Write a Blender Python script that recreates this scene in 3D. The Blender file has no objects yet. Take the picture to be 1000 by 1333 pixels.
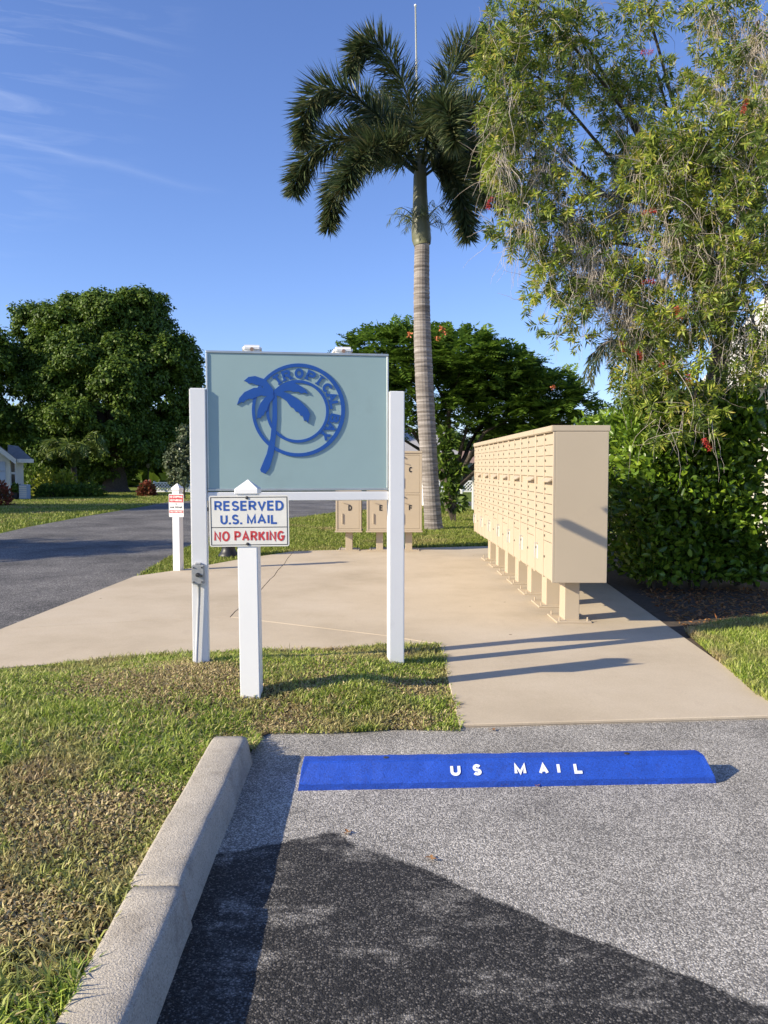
import bpy, bmesh, math, random
import numpy as np
from mathutils import Vector, Matrix

random.seed(7)
rng = np.random.default_rng(11)
C = bpy.context.scene.collection
SC = bpy.context.scene

# ------------------------------------------------------------------ camera, sky, sun, exposure
H = 1.35                      # eye height, metres
F = 1037.0                    # focal length in pixels of the 1000 x 1333 photograph
PITCH = math.atan((666.5 - 607.0) / F)
cam_d = bpy.data.cameras.new('camera')
cam = bpy.data.objects.new('camera', cam_d); C.objects.link(cam)
cam.location = (0, 0, H); cam.rotation_euler = (math.pi / 2 - PITCH, 0, 0)
cam_d.sensor_fit = 'VERTICAL'; cam_d.sensor_height = 36.0; cam_d.lens = 36.0 * F / 1333.0
cam_d.clip_start = 0.05; cam_d.clip_end = 2000
SC.camera = cam

SUN_EL = math.radians(25.3)
SUN_SLOPE = 0.41              # light travels +1 in x and +0.35 in y
_a = math.atan(SUN_SLOPE)
LDIR = Vector((math.cos(_a) * math.cos(SUN_EL), math.sin(_a) * math.cos(SUN_EL), -math.sin(SUN_EL)))
TOSUN = -LDIR
world = bpy.data.worlds.new('World'); SC.world = world; world.use_nodes = True
wn = world.node_tree; wn.nodes.clear()
w_out = wn.nodes.new('ShaderNodeOutputWorld'); w_bg = wn.nodes.new('ShaderNodeBackground')
sky = wn.nodes.new('ShaderNodeTexSky'); sky.sky_type = 'NISHITA'; sky.sun_disc = False
sky.sun_elevation = SUN_EL
sky.sun_rotation = math.atan2(TOSUN.x, TOSUN.y)
sky.altitude = 0; sky.air_density = 1.0; sky.dust_density = 0.25; sky.ozone_density = 4.0
w_bg.inputs['Strength'].default_value = 0.110
# thin cirrus, high on the left
tc = wn.nodes.new('ShaderNodeTexCoord')
mp = wn.nodes.new('ShaderNodeMapping'); mp.inputs['Rotation'].default_value = (0.0, 0.35, 0.0); mp.inputs['Scale'].default_value = (3.0, 2.0, 26.0)
nz = wn.nodes.new('ShaderNodeTexNoise'); nz.inputs['Scale'].default_value = 2.2; nz.inputs['Detail'].default_value = 7.0; nz.inputs['Roughness'].default_value = 0.62; nz.inputs['Distortion'].default_value = 0.6
rp = wn.nodes.new('ShaderNodeValToRGB'); rp.color_ramp.elements[0].position = 0.5; rp.color_ramp.elements[1].position = 0.9
nz2 = wn.nodes.new('ShaderNodeVectorMath'); nz2.operation = 'DOT_PRODUCT'; nz2.inputs[1].default_value = Vector((-0.50, 0.72, 0.50)).normalized()
rp2 = wn.nodes.new('ShaderNodeValToRGB'); rp2.color_ramp.elements[0].position = 0.94; rp2.color_ramp.elements[1].position = 0.995
mul = wn.nodes.new('ShaderNodeMath'); mul.operation = 'MULTIPLY'
mul2 = wn.nodes.new('ShaderNodeMath'); mul2.operation = 'MULTIPLY'; mul2.inputs[1].default_value = 0.26
tint = wn.nodes.new('ShaderNodeMixRGB'); tint.blend_type = 'MULTIPLY'; tint.inputs['Fac'].default_value = 1.0; tint.inputs['Color2'].default_value = (0.98, 0.98, 1.24, 1)
mixw = wn.nodes.new('ShaderNodeMixRGB'); mixw.inputs['Color2'].default_value = (7.2, 7.6, 8.4, 1)
L_ = wn.links.new
L_(tc.outputs['Generated'], mp.inputs['Vector']); L_(mp.outputs[0], nz.inputs['Vector']); L_(nz.outputs['Fac'], rp.inputs[0])
L_(tc.outputs['Generated'], nz2.inputs[0]); L_(nz2.outputs['Value'], rp2.inputs[0])
L_(rp.outputs[0], mul.inputs[0]); L_(rp2.outputs[0], mul.inputs[1]); L_(mul.outputs[0], mul2.inputs[0])
_d1 = Vector((-0.50, 1.0, 0.4075)).normalized(); _d2 = Vector((-0.20, 1.0, 0.335)).normalized(); _n = _d1.cross(_d2).normalized()
def _dot(v):
    q = wn.nodes.new('ShaderNodeVectorMath'); q.operation = 'DOT_PRODUCT'; q.inputs[1].default_value = v; L_(tc.outputs['Generated'], q.inputs[0]); return q.outputs['Value']
nzc = wn.nodes.new('ShaderNodeTexNoise'); nzc.inputs['Scale'].default_value = 14; nzc.inputs['Detail'].default_value = 6; L_(tc.outputs['Generated'], nzc.inputs['Vector'])
ca = wn.nodes.new('ShaderNodeMath'); ca.operation = 'MULTIPLY_ADD'; ca.inputs[1].default_value = 0.016; L_(nzc.outputs['Fac'], ca.inputs[0]); L_(_dot(_n), ca.inputs[2])
cb = wn.nodes.new('ShaderNodeMath'); cb.operation = 'SUBTRACT'; cb.inputs[1].default_value = 0.008; L_(ca.outputs[0], cb.inputs[0])
cc = wn.nodes.new('ShaderNodeMath'); cc.operation = 'ABSOLUTE'; L_(cb.outputs[0], cc.inputs[0])
cr_ = wn.nodes.new('ShaderNodeValToRGB'); cr_.color_ramp.elements[0].position = 0.0; cr_.color_ramp.elements[0].color = (1, 1, 1, 1); cr_.color_ramp.elements[1].position = 0.0055; cr_.color_ramp.elements[1].color = (0, 0, 0, 1); L_(cc.outputs[0], cr_.inputs[0])
cm = wn.nodes.new('ShaderNodeValToRGB'); cm.color_ramp.elements[0].position = 0.965; cm.color_ramp.elements[1].position = 1.0; L_(_dot(_d1), cm.inputs[0])
cx_ = wn.nodes.new('ShaderNodeMath'); cx_.operation = 'MULTIPLY'; L_(cr_.outputs[0], cx_.inputs[0]); L_(cm.outputs[0], cx_.inputs[1])
cy_ = wn.nodes.new('ShaderNodeMath'); cy_.operation = 'MULTIPLY_ADD'; cy_.inputs[1].default_value = 0.075; L_(cx_.outputs[0], cy_.inputs[0]); L_(mul2.outputs[0], cy_.inputs[2])
L_(sky.outputs[0], tint.inputs['Color1']); L_(tint.outputs[0], mixw.inputs['Color1']); L_(cy_.outputs[0], mixw.inputs['Fac'])
L_(mixw.outputs[0], w_bg.inputs['Color']); L_(w_bg.outputs[0], w_out.inputs['Surface'])

sun_d = bpy.data.lights.new('sun', 'SUN'); sun_d.energy = 5.0; sun_d.angle = math.radians(0.53); sun_d.color = (1.0, 0.88, 0.67)
sun_o = bpy.data.objects.new('sun', sun_d); C.objects.link(sun_o)
sun_o.rotation_euler = LDIR.to_track_quat('-Z', 'Y').to_euler()
SC.view_settings.view_transform = 'Standard'; SC.view_settings.look = 'None'
SC.view_settings.gamma = 1.0; SC.view_settings.use_curve_mapping = False
SC.view_settings.exposure = 0.68

# ------------------------------------------------------------------ survey helpers: photograph measurements -> metres
def _ray(u, v):
    a = (u - 500.0) / F; b = (666.5 - v) / F
    return Vector((a, math.cos(PITCH) + b * math.sin(PITCH), -math.sin(PITCH) + b * math.cos(PITCH)))
def g(u, v, z=0.0):
    d = _ray(u, v); t = (z - H) / d.z
    return Vector((d.x * t, d.y * t, z))
def w(u, v, Y):
    d = _ray(u, v); t = Y / d.y
    return Vector((d.x * t, Y, H + d.z * t))

# ------------------------------------------------------------------ materials
M = {}
def _nodes(name):
    m = bpy.data.materials.new(name); m.use_nodes = True
    nt = m.node_tree; return m, nt, nt.nodes['Principled BSDF'], nt.links.new
def ramp(nt, stops):
    r = nt.nodes.new('ShaderNodeValToRGB'); cr = r.color_ramp
    while len(cr.elements) < len(stops): cr.elements.new(0.5)
    for e, (p, c) in zip(cr.elements, stops):
        e.position = p; e.color = (*c, 1) if len(c) == 3 else c
    return r
def noise(nt, L, scale, detail=4, rough=0.55, vec=None, kind='Object', sc=None):
    if vec is None:
        t = nt.nodes.new('ShaderNodeTexCoord')
        if kind == 'World':
            vec = nt.nodes.new('ShaderNodeNewGeometry').outputs['Position']
        else: vec = t.outputs[kind]
    if sc:
        mp_ = nt.nodes.new('ShaderNodeMapping'); mp_.inputs['Scale'].default_value = sc; L(vec, mp_.inputs[0]); vec = mp_.outputs[0]
    n = nt.nodes.new('ShaderNodeTexNoise'); n.inputs['Scale'].default_value = scale; n.inputs['Detail'].default_value = detail; n.inputs['Roughness'].default_value = rough
    L(vec, n.inputs['Vector']); return n
def paint(name, col, rough=0.5, *a, **k):
    speck = k.pop('speck', False); m = paint0(name, col, rough, *a, **k)
    if speck:                                                  # sand grains in concrete
        nt = m.node_tree; p = nt.nodes['Principled BSDF']; L = nt.links.new; src = p.inputs['Base Color'].links[0].from_socket
        ge = nt.nodes.new('ShaderNodeNewGeometry'); vo = nt.nodes.new('ShaderNodeTexVoronoi'); vo.inputs['Scale'].default_value = 260; L(ge.outputs['Position'], vo.inputs['Vector'])
        sp = nt.nodes.new('ShaderNodeSeparateColor'); L(vo.outputs['Color'], sp.inputs[0]); r = ramp(nt, [(0.0, (.55, .54, .52)), (0.25, (.95, .95, .95)), (0.8, (1.0, 1.0, 1.0)), (1.0, (1.3, 1.3, 1.3))]); L(sp.outputs[0], r.inputs[0])
        mx = nt.nodes.new('ShaderNodeMixRGB'); mx.blend_type = 'MULTIPLY'; mx.inputs['Fac'].default_value = .8; L(src, mx.inputs['Color1']); L(r.outputs[0], mx.inputs['Color2']); L(mx.outputs[0], p.inputs['Base Color'])
    return m
def paint0(name, col, rough=0.5, var=0.12, scale=6, bump=0.0, bscale=200, spec=0.5, metal=0.0, dirt=None, dscale=3.0, dpos=(0.55, 0.8), sc=None):
    m, nt, p, L = _nodes(name)
    c0 = tuple(max(0, x * (1 - var)) for x in col); c1 = tuple(min(1, x * (1 + var)) for x in col)
    n = noise(nt, L, scale, 5, 0.6, kind='World', sc=sc); r = ramp(nt, [(0.3, c0), (0.7, c1)]); L(n.outputs['Fac'], r.inputs[0])
    out = r.outputs[0]
    if dirt:
        n2 = noise(nt, L, dscale, 7, 0.7, kind='World'); r2 = ramp(nt, [(dpos[0], (0, 0, 0)), (dpos[1], (1, 1, 1))]); L(n2.outputs['Fac'], r2.inputs[0])
        mx = nt.nodes.new('ShaderNodeMixRGB'); mx.inputs['Color2'].default_value = (*dirt, 1); L(out, mx.inputs['Color1']); L(r2.outputs[0], mx.inputs['Fac']); out = mx.outputs[0]
    L(out, p.inputs['Base Color']); p.inputs['Roughness'].default_value = rough; p.inputs['Specular IOR Level'].default_value = spec; p.inputs['Metallic'].default_value = metal
    if bump:
        nb = noise(nt, L, bscale, 3, 0.6, kind='World'); b = nt.nodes.new('ShaderNodeBump'); b.inputs['Strength'].default_value = bump; b.inputs['Distance'].default_value = 0.004
        L(nb.outputs['Fac'], b.inputs['Height']); L(b.outputs[0], p.inputs['Normal'])
    M[name] = m; return m
def leafmat(name, cols, trans=0.35, rough=0.45, spec=0.4, patch=None):
    """colour differs from leaf to leaf; light passes through the blade"""
    m, nt, p, L = _nodes(name)
    ge = nt.nodes.new('ShaderNodeNewGeometry')
    r = ramp(nt, [(i / max(1, len(cols) - 1), c) for i, c in enumerate(cols)]); L(ge.outputs['Random Per Island'], r.inputs[0])
    out = r.outputs[0]
    if patch:                                                  # patch: (scale, colours) slow change over the ground / crown
        n = noise(nt, L, patch[0], 4, 0.6, kind='World'); r2 = ramp(nt, [(patch[2], (0, 0, 0)), (patch[3], (1, 1, 1))]); L(n.outputs['Fac'], r2.inputs[0])
        r3 = ramp(nt, [(i / max(1, len(patch[1]) - 1), c) for i, c in enumerate(patch[1])]); L(ge.outputs['Random Per Island'], r3.inputs[0])
        mx = nt.nodes.new('ShaderNodeMixRGB'); L(r2.outputs[0], mx.inputs['Fac']); L(out, mx.inputs['Color1']); L(r3.outputs[0], mx.inputs['Color2']); out = mx.outputs[0]
    L(out, p.inputs['Base Color']); p.inputs['Roughness'].default_value = rough; p.inputs['Specular IOR Level'].default_value = spec
    tr = nt.nodes.new('ShaderNodeBsdfTranslucent'); L(out, tr.inputs['Color'])
    mixs = nt.nodes.new('ShaderNodeMixShader'); mixs.inputs[0].default_value = trans
    L(p.outputs[0], mixs.inputs[1]); L(tr.outputs[0], mixs.inputs[2])
    L(mixs.outputs[0], nt.nodes['Material Output'].inputs['Surface'])
    M[name] = m; return m

paint('white_vinyl', (0.80, 0.80, 0.79), 0.42, 0.02, 3, dirt=(0.60, 0.58, 0.54), dscale=5, dpos=(0.66, 0.95))
paint('white_paint', (0.78, 0.78, 0.76), 0.6, 0.03)
paint('sign_board', (0.315, 0.435, 0.43), 0.42, 0.04, 2.2, bump=0.12, bscale=5, dirt=(0.27, 0.36, 0.355), dscale=1.7)
paint('aluminium', (0.50, 0.53, 0.53), 0.38, 0.1, 8, metal=0.65)
paint('emblem_blue', (0.014, 0.082, 0.34), 0.4, 0.08)
paint('plate_white', (0.70, 0.69, 0.64), 0.35, 0.05, 12, spec=0.4)
paint('ink_blue', (0.025, 0.09, 0.36), 0.45, 0.03)
paint('ink_red', (0.50, 0.045, 0.05), 0.45, 0.03)
paint('ink_black', (0.02, 0.02, 0.022), 0.5, 0.03)
paint('steel', (0.42, 0.42, 0.41), 0.45, 0.1, 20, metal=0.3)
paint('lock_metal', (0.20, 0.18, 0.15), 0.4, 0.1, 20, metal=0.4)
paint('dark_metal', (0.04, 0.04, 0.042), 0.5, 0.1)
paint('conduit_grey', (0.40, 0.41, 0.42), 0.5, 0.08)
paint('box_tan', (0.475, 0.395, 0.288), 0.48, 0.03, 1.4, bump=0.05, bscale=90, dirt=(0.41, 0.335, 0.25), dscale=2.4, dpos=(0.6, 0.9))
paint('blue_stop', (0.012, 0.068, 0.42), 0.62, 0.12, 14, bump=0.35, bscale=160, dirt=(0.02, 0.04, 0.20), dscale=9, dpos=(0.55, 0.78), speck=True)
paint('stencil_white', (0.78, 0.80, 0.82), 0.6, 0.05, 30)
paint('kerb_concrete', (0.44, 0.395, 0.325), 0.9, 0.12, 5, bump=1.0, bscale=190, dirt=(0.25, 0.215, 0.17), dscale=6, dpos=(0.50, 0.78), speck=True)
paint('soil', (0.075, 0.055, 0.04), 0.95, 0.4, 22, bump=1.0, bscale=60, dirt=(0.14, 0.11, 0.08), dscale=30)
paint('joint_fill', (0.22, 0.18, 0.135), 0.95, 0.3, 22)
paint('brown_bark', (0.075, 0.06, 0.045), 0.9, 0.3, 12, bump=0.6, bscale=40)
paint('grey_twig', (0.34, 0.29, 0.24), 0.85, 0.25, 12)
paint('pale_twig', (0.56, 0.49, 0.42), 0.85, 0.2, 12)
paint('house_wall', (0.56, 0.55, 0.50), 0.7, 0.04)
paint('house_white', (0.74, 0.70, 0.61), 0.6, 0.03)
paint('house_bluegrey', (0.30, 0.36, 0.44), 0.7, 0.05)
paint('shingle_grey', (0.17, 0.165, 0.155), 0.9, 0.2, 6)
paint('shingle_light', (0.34, 0.33, 0.32), 0.9, 0.12, 6)
paint('roof_brown', (0.27, 0.18, 0.14), 0.9, 0.2, 6)
paint('window_dark', (0.02, 0.025, 0.03), 0.12, 0.1)
paint('garage_blue', (0.36, 0.42, 0.52), 0.6, 0.04)
paint('metal_roof', (0.76, 0.73, 0.65), 0.5, 0.03)
paint('black_iron', (0.018, 0.018, 0.02), 0.45, 0.1)
paint('flower_red', (0.42, 0.03, 0.03), 0.6, 0.3, 60)
paint('blossom_orange', (0.55, 0.15, 0.06), 0.6, 0.3, 10)
paint('wire_grey', (0.2, 0.22, 0.25), 0.6, 0.05)

leafmat('hedge_leaf', [(0.04, 0.085, 0.011), (0.09, 0.165, 0.015), (0.155, 0.26, 0.022), (0.26, 0.37, 0.036)], 0.3, 0.32, 0.5)
leafmat('brush_leaf', [(0.11, 0.155, 0.022), (0.19, 0.26, 0.034), (0.30, 0.385, 0.05), (0.42, 0.47, 0.075), (0.46, 0.38, 0.09)], 0.4, 0.45, 0.35)
leafmat('brush_leaf_dark', [(0.05, 0.085, 0.02), (0.10, 0.15, 0.03), (0.16, 0.22, 0.04)], 0.35, 0.45, 0.35)
leafmat('tree_leaf', [(0.04, 0.078, 0.012), (0.085, 0.145, 0.018), (0.16, 0.235, 0.03)], 0.3, 0.5, 0.25)
leafmat('tree_leaf_grey', [(0.05, 0.075, 0.03), (0.10, 0.13, 0.06), (0.18, 0.21, 0.12)], 0.25, 0.4, 0.4)
leafmat('poinciana_leaf', [(0.05, 0.105, 0.016), (0.10, 0.185, 0.022), (0.17, 0.27, 0.036)], 0.4, 0.5, 0.25)
leafmat('palm_leaf', [(0.025, 0.045, 0.022), (0.05, 0.08, 0.032), (0.085, 0.115, 0.042), (0.15, 0.14, 0.06)], 0.22, 0.45, 0.4)
leafmat('palm_stalk', [(0.10, 0.13, 0.05), (0.16, 0.19, 0.08)], 0.1, 0.5)
leafmat('garden_palm_leaf', [(0.06, 0.10, 0.02), (0.12, 0.17, 0.03), (0.19, 0.24, 0.05)], 0.3, 0.4, 0.4)
leafmat('yellow_leaf', [(0.20, 0.26, 0.02), (0.42, 0.44, 0.05)], 0.4)
leafmat('croton_leaf', [(0.16, 0.03, 0.02), (0.22, 0.07, 0.03), (0.05, 0.06, 0.02), (0.30, 0.05, 0.03)], 0.3)
GRASS_G = [(0.11, 0.17, 0.024), (0.20, 0.29, 0.036), (0.32, 0.41, 0.055), (0.46, 0.52, 0.11), (0.56, 0.52, 0.24)]
leafmat('straw', [(0.34, 0.25, 0.12), (0.55, 0.42, 0.21), (0.68, 0.56, 0.31), (0.44, 0.39, 0.14), (0.24, 0.17, 0.09)], 0.2, 0.6, 0.2)
GRASS_D = [(0.26, 0.19, 0.095), (0.42, 0.31, 0.16), (0.52, 0.41, 0.23), (0.24, 0.26, 0.06)]
leafmat('grass_blade', GRASS_G, 0.3, 0.5, 0.25, patch=(1.15, GRASS_D, 0.50, 0.66))
leafmat('grass_blade_far', [(0.13, 0.175, 0.03), (0.20, 0.26, 0.042), (0.28, 0.33, 0.06), (0.40, 0.38, 0.14)], 0.3, 0.55, 0.2, patch=(0.55, GRASS_D, 0.54, 0.72))
leafmat('dead_leaf', [(0.30, 0.11, 0.04), (0.38, 0.20, 0.08), (0.22, 0.13, 0.06)], 0.2)

# lawn soil / turf seen between the blades and, far away, as the lawn itself
def ground_mat(name, cols, s1, fine, dry=None):
    m, nt, p, L = _nodes(name)
    n = noise(nt, L, s1, 6, 0.65, kind='World'); r = ramp(nt, [(0.32, cols[0]), (0.5, cols[1]), (0.68, cols[2])]); L(n.outputs['Fac'], r.inputs[0])
    n2 = noise(nt, L, fine, 4, 0.7, kind='World'); r2 = ramp(nt, [(0.3, (0.45, 0.45, 0.45)), (0.7, (1.4, 1.4, 1.4))]); L(n2.outputs['Fac'], r2.inputs[0])
    mx = nt.nodes.new('ShaderNodeMixRGB'); mx.blend_type = 'MULTIPLY'; mx.inputs['Fac'].default_value = 1; L(r.outputs[0], mx.inputs['Color1']); L(r2.outputs[0], mx.inputs['Color2'])
    L(mx.outputs[0], p.inputs['Base Color']); p.inputs['Roughness'].default_value = 1; p.inputs['Specular IOR Level'].default_value = 0.1
    b = nt.nodes.new('ShaderNodeBump'); b.inputs['Strength'].default_value = 0.9; b.inputs['Distance'].default_value = 0.03; L(n2.outputs['Fac'], b.inputs['Height']); L(b.outputs[0], p.inputs['Normal'])
    M[name] = m
ground_mat('turf', [(0.12, 0.165, 0.034), (0.16, 0.21, 0.042), (0.22, 0.22, 0.07)], 0.4, 30)
ground_mat('thatch', [(0.06, 0.055, 0.022), (0.115, 0.085, 0.042), (0.22, 0.165, 0.09)], 2.5, 90)

def slab_mat():
    m, nt, p, L = _nodes('slab_concrete')
    n = noise(nt, L, 0.9, 7, 0.62, kind='World'); r = ramp(nt, [(0.30, (0.46, 0.38, 0.27)), (0.5, (0.545, 0.455, 0.33)), (0.7, (0.595, 0.505, 0.38))]); L(n.outputs['Fac'], r.inputs[0])
    n2 = noise(nt, L, 120, 4, 0.7, kind='World'); r2 = ramp(nt, [(0.3, (0.88, 0.88, 0.88)), (0.7, (1.06, 1.06, 1.06))]); L(n2.outputs['Fac'], r2.inputs[0])
    mx = nt.nodes.new('ShaderNodeMixRGB'); mx.blend_type = 'MULTIPLY'; mx.inputs['Fac'].default_value = 1; L(r.outputs[0], mx.inputs['Color1']); L(r2.outputs[0], mx.inputs['Color2'])
    # wandering stains and a few dark specks
    n3 = noise(nt, L, 5.5, 8, 0.72, kind='World', sc=(1, 0.5, 1)); r3 = ramp(nt, [(0.58, (0, 0, 0)), (0.85, (0.5, 0.5, 0.5))]); L(n3.outputs['Fac'], r3.inputs[0])
    mx2 = nt.nodes.new('ShaderNodeMixRGB'); mx2.inputs['Color2'].default_value = (0.36, 0.28, 0.205, 1); L(r3.outputs[0], mx2.inputs['Fac']); L(mx.outputs[0], mx2.inputs['Color1'])
    ge = nt.nodes.new('ShaderNodeNewGeometry'); vo = nt.nodes.new('ShaderNodeTexVoronoi'); vo.inputs['Scale'].default_value = 2.6; L(ge.outputs['Position'], vo.inputs['Vector'])
    r4 = ramp(nt, [(0.028, (1, 1, 1)), (0.040, (0, 0, 0))]); L(vo.outputs['Distance'], r4.inputs[0])
    mx3 = nt.nodes.new('ShaderNodeMixRGB'); mx3.inputs['Color2'].default_value = (0.20, 0.15, 0.10, 1); L(r4.outputs[0], mx3.inputs['Fac']); L(mx2.outputs[0], mx3.inputs['Color1'])
    L(mx3.outputs[0], p.inputs['Base Color']); p.inputs['Roughness'].default_value = 0.9; p.inputs['Specular IOR Level'].default_value = 0.25
    b = nt.nodes.new('ShaderNodeBump'); b.inputs['Strength'].default_value = 0.35; b.inputs['Distance'].default_value = 0.003; L(n2.outputs['Fac'], b.inputs['Height']); L(b.outputs[0], p.inputs['Normal'])
    M['slab_concrete'] = m
slab_mat()

def asphalt(name, dark, mid, light, size, patch=None, slow=(2.1, .70, 1.18)):
    """aggregate: one voronoi cell per stone, tar between them"""
    m, nt, p, L = _nodes(name)
    ge = nt.nodes.new('ShaderNodeNewGeometry')
    def stones(d, mi, li):
        vo = nt.nodes.new('ShaderNodeTexVoronoi'); vo.inputs['Scale'].default_value = 1.0 / size; L(ge.outputs['Position'], vo.inputs['Vector'])
        sep = nt.nodes.new('ShaderNodeSeparateColor'); L(vo.outputs['Color'], sep.inputs[0])
        r = ramp(nt, [(0.15, d), (0.55 if li[0] > .4 else 0.72, mi), (0.97, li)]); L(sep.outputs[0], r.inputs[0])
        return vo, r.outputs[0]
    vo, col = stones(dark, mid, light)
    if patch:
        # seal-coated part: two straight brush edges, worn through in places
        def half(p0, p1, keep):
            e = (p1 - p0).normalized(); nrm = Vector((-e.y, e.x, 0))
            if nrm.dot(keep - p0) < 0: nrm = -nrm
            vm = nt.nodes.new('ShaderNodeVectorMath'); vm.operation = 'DOT_PRODUCT'; L(ge.outputs['Position'], vm.inputs[0]); vm.inputs[1].default_value = nrm
            s = nt.nodes.new('ShaderNodeMath'); s.operation = 'SUBTRACT'; L(vm.outputs['Value'], s.inputs[0]); s.inputs[1].default_value = nrm.dot(p0); return s
        a = half(patch[0], patch[1], patch[3]); b_ = half(patch[1], patch[2], patch[3])
        mi_ = nt.nodes.new('ShaderNodeMath'); mi_.operation = 'SMOOTH_MIN'; mi_.inputs[2].default_value = 0.08; L(a.outputs[0], mi_.inputs[0]); L(b_.outputs[0], mi_.inputs[1])
        ne = noise(nt, L, 3.2, 9, 0.66, kind='World'); ad = nt.nodes.new('ShaderNodeMath'); ad.operation = 'MULTIPLY_ADD'; L(ne.outputs['Fac'], ad.inputs[0]); ad.inputs[1].default_value = 0.13; L(mi_.outputs[0], ad.inputs[2])
        rr = ramp(nt, [(0.060, (0, 0, 0)), (0.078, (1, 1, 1))]); L(ad.outputs[0], rr.inputs[0])
        nw = noise(nt, L, 3.4, 10, 0.78, kind='World', sc=(1.0, 1.7, 1.0)); rw = ramp(nt, [(0.52, (1, 1, 1)), (0.58, (0.72, 0.72, 0.72)), (0.67, (0.22, 0.22, 0.22))]); L(nw.outputs['Fac'], rw.inputs[0])
        mm = nt.nodes.new('ShaderNodeMath'); mm.operation = 'MULTIPLY'; L(rr.outputs[0], mm.inputs[0]); L(rw.outputs[0], mm.inputs[1])
        # stones stay bare where the coat has worn: threshold by stone
        vo2, col2 = stones(*patch[4])
        mxp = nt.nodes.new('ShaderNodeMixRGB'); L(mm.outputs[0], mxp.inputs['Fac']); L(col, mxp.inputs['Color1']); L(col2, mxp.inputs['Color2']); col = mxp.outputs[0]
    # fines between the stones and a slow unevenness
    nf = noise(nt, L, 420, 3, 0.75, kind='World'); rf = ramp(nt, [(0.30, (0.35, 0.35, 0.35)), (0.50, (1, 1, 1)), (0.72, (1.5, 1.5, 1.5))]); L(nf.outputs['Fac'], rf.inputs[0])
    mf = nt.nodes.new('ShaderNodeMixRGB'); mf.blend_type = 'MULTIPLY'; mf.inputs['Fac'].default_value = .6; L(col, mf.inputs['Color1']); L(rf.outputs[0], mf.inputs['Color2']); col = mf.outputs[0]
    # stones sit in tar
    rt = ramp(nt, [(0.30, (1, 1, 1)), (0.80, (0.50, 0.50, 0.50))]); L(vo.outputs['Distance'], rt.inputs[0])
    mt = nt.nodes.new('ShaderNodeMixRGB'); mt.blend_type = 'MULTIPLY'; mt.inputs['Fac'].default_value = 1; L(col, mt.inputs['Color1']); L(rt.outputs[0], mt.inputs['Color2'])
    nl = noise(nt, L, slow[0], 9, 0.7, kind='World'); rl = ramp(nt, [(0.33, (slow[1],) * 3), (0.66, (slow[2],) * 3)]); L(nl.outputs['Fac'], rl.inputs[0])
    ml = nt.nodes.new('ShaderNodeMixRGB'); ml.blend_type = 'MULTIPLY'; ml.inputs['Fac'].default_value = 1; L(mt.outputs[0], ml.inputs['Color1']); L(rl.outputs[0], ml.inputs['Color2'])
    L(ml.outputs[0], p.inputs['Base Color']); p.inputs['Roughness'].default_value = 0.75; p.inputs['Specular IOR Level'].default_value = 0.35
    b = nt.nodes.new('ShaderNodeBump'); b.inputs['Strength'].default_value = 0.9; b.inputs['Distance'].default_value = size * 0.45; b.invert = True; L(vo.outputs['Distance'], b.inputs['Height']); L(b.outputs[0], p.inputs['Normal'])
    M[name] = m
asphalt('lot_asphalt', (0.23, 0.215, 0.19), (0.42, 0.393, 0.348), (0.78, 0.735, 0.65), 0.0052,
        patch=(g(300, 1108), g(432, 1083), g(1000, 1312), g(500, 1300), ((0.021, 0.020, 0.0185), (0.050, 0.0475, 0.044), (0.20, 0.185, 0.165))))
asphalt('road_asphalt', (0.10, 0.094, 0.086), (0.20, 0.188, 0.172), (0.40, 0.38, 0.345), 0.010, slow=(0.7, .50, 1.45))

def trunk_mat():
    m, nt, p, L = _nodes('palm_bark')
    ge = nt.nodes.new('ShaderNodeNewGeometry')
    n = noise(nt, L, 3.0, 6, 0.65, kind='World', sc=(0.6, 0.6, 3.0)); r = ramp(nt, [(0.3, (0.15, 0.13, 0.115)), (0.5, (0.275, 0.245, 0.225)), (0.72, (0.39, 0.36, 0.335))]); L(n.outputs['Fac'], r.inputs[0])
    n2 = noise(nt, L, 1.4, 2, 0.5, kind='World', sc=(0.8, 0.8, 22.0)); r2 = ramp(nt, [(0.42, (1, 1, 1)), (0.60, (0.62, 0.60, 0.58))]); L(n2.outputs['Fac'], r2.inputs[0])
    mx = nt.nodes.new('ShaderNodeMixRGB'); mx.blend_type = 'MULTIPLY'; mx.inputs['Fac'].default_value = 1; L(r.outputs[0], mx.inputs['Color1']); L(r2.outputs[0], mx.inputs['Color2'])
    L(mx.outputs[0], p.inputs['Base Color']); p.inputs['Roughness'].default_value = 0.9
    M['palm_bark'] = m
trunk_mat()
paint('crownshaft_green', (0.12, 0.125, 0.07), 0.5, 0.25, 6, sc=(1, 1, 0.3))

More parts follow.
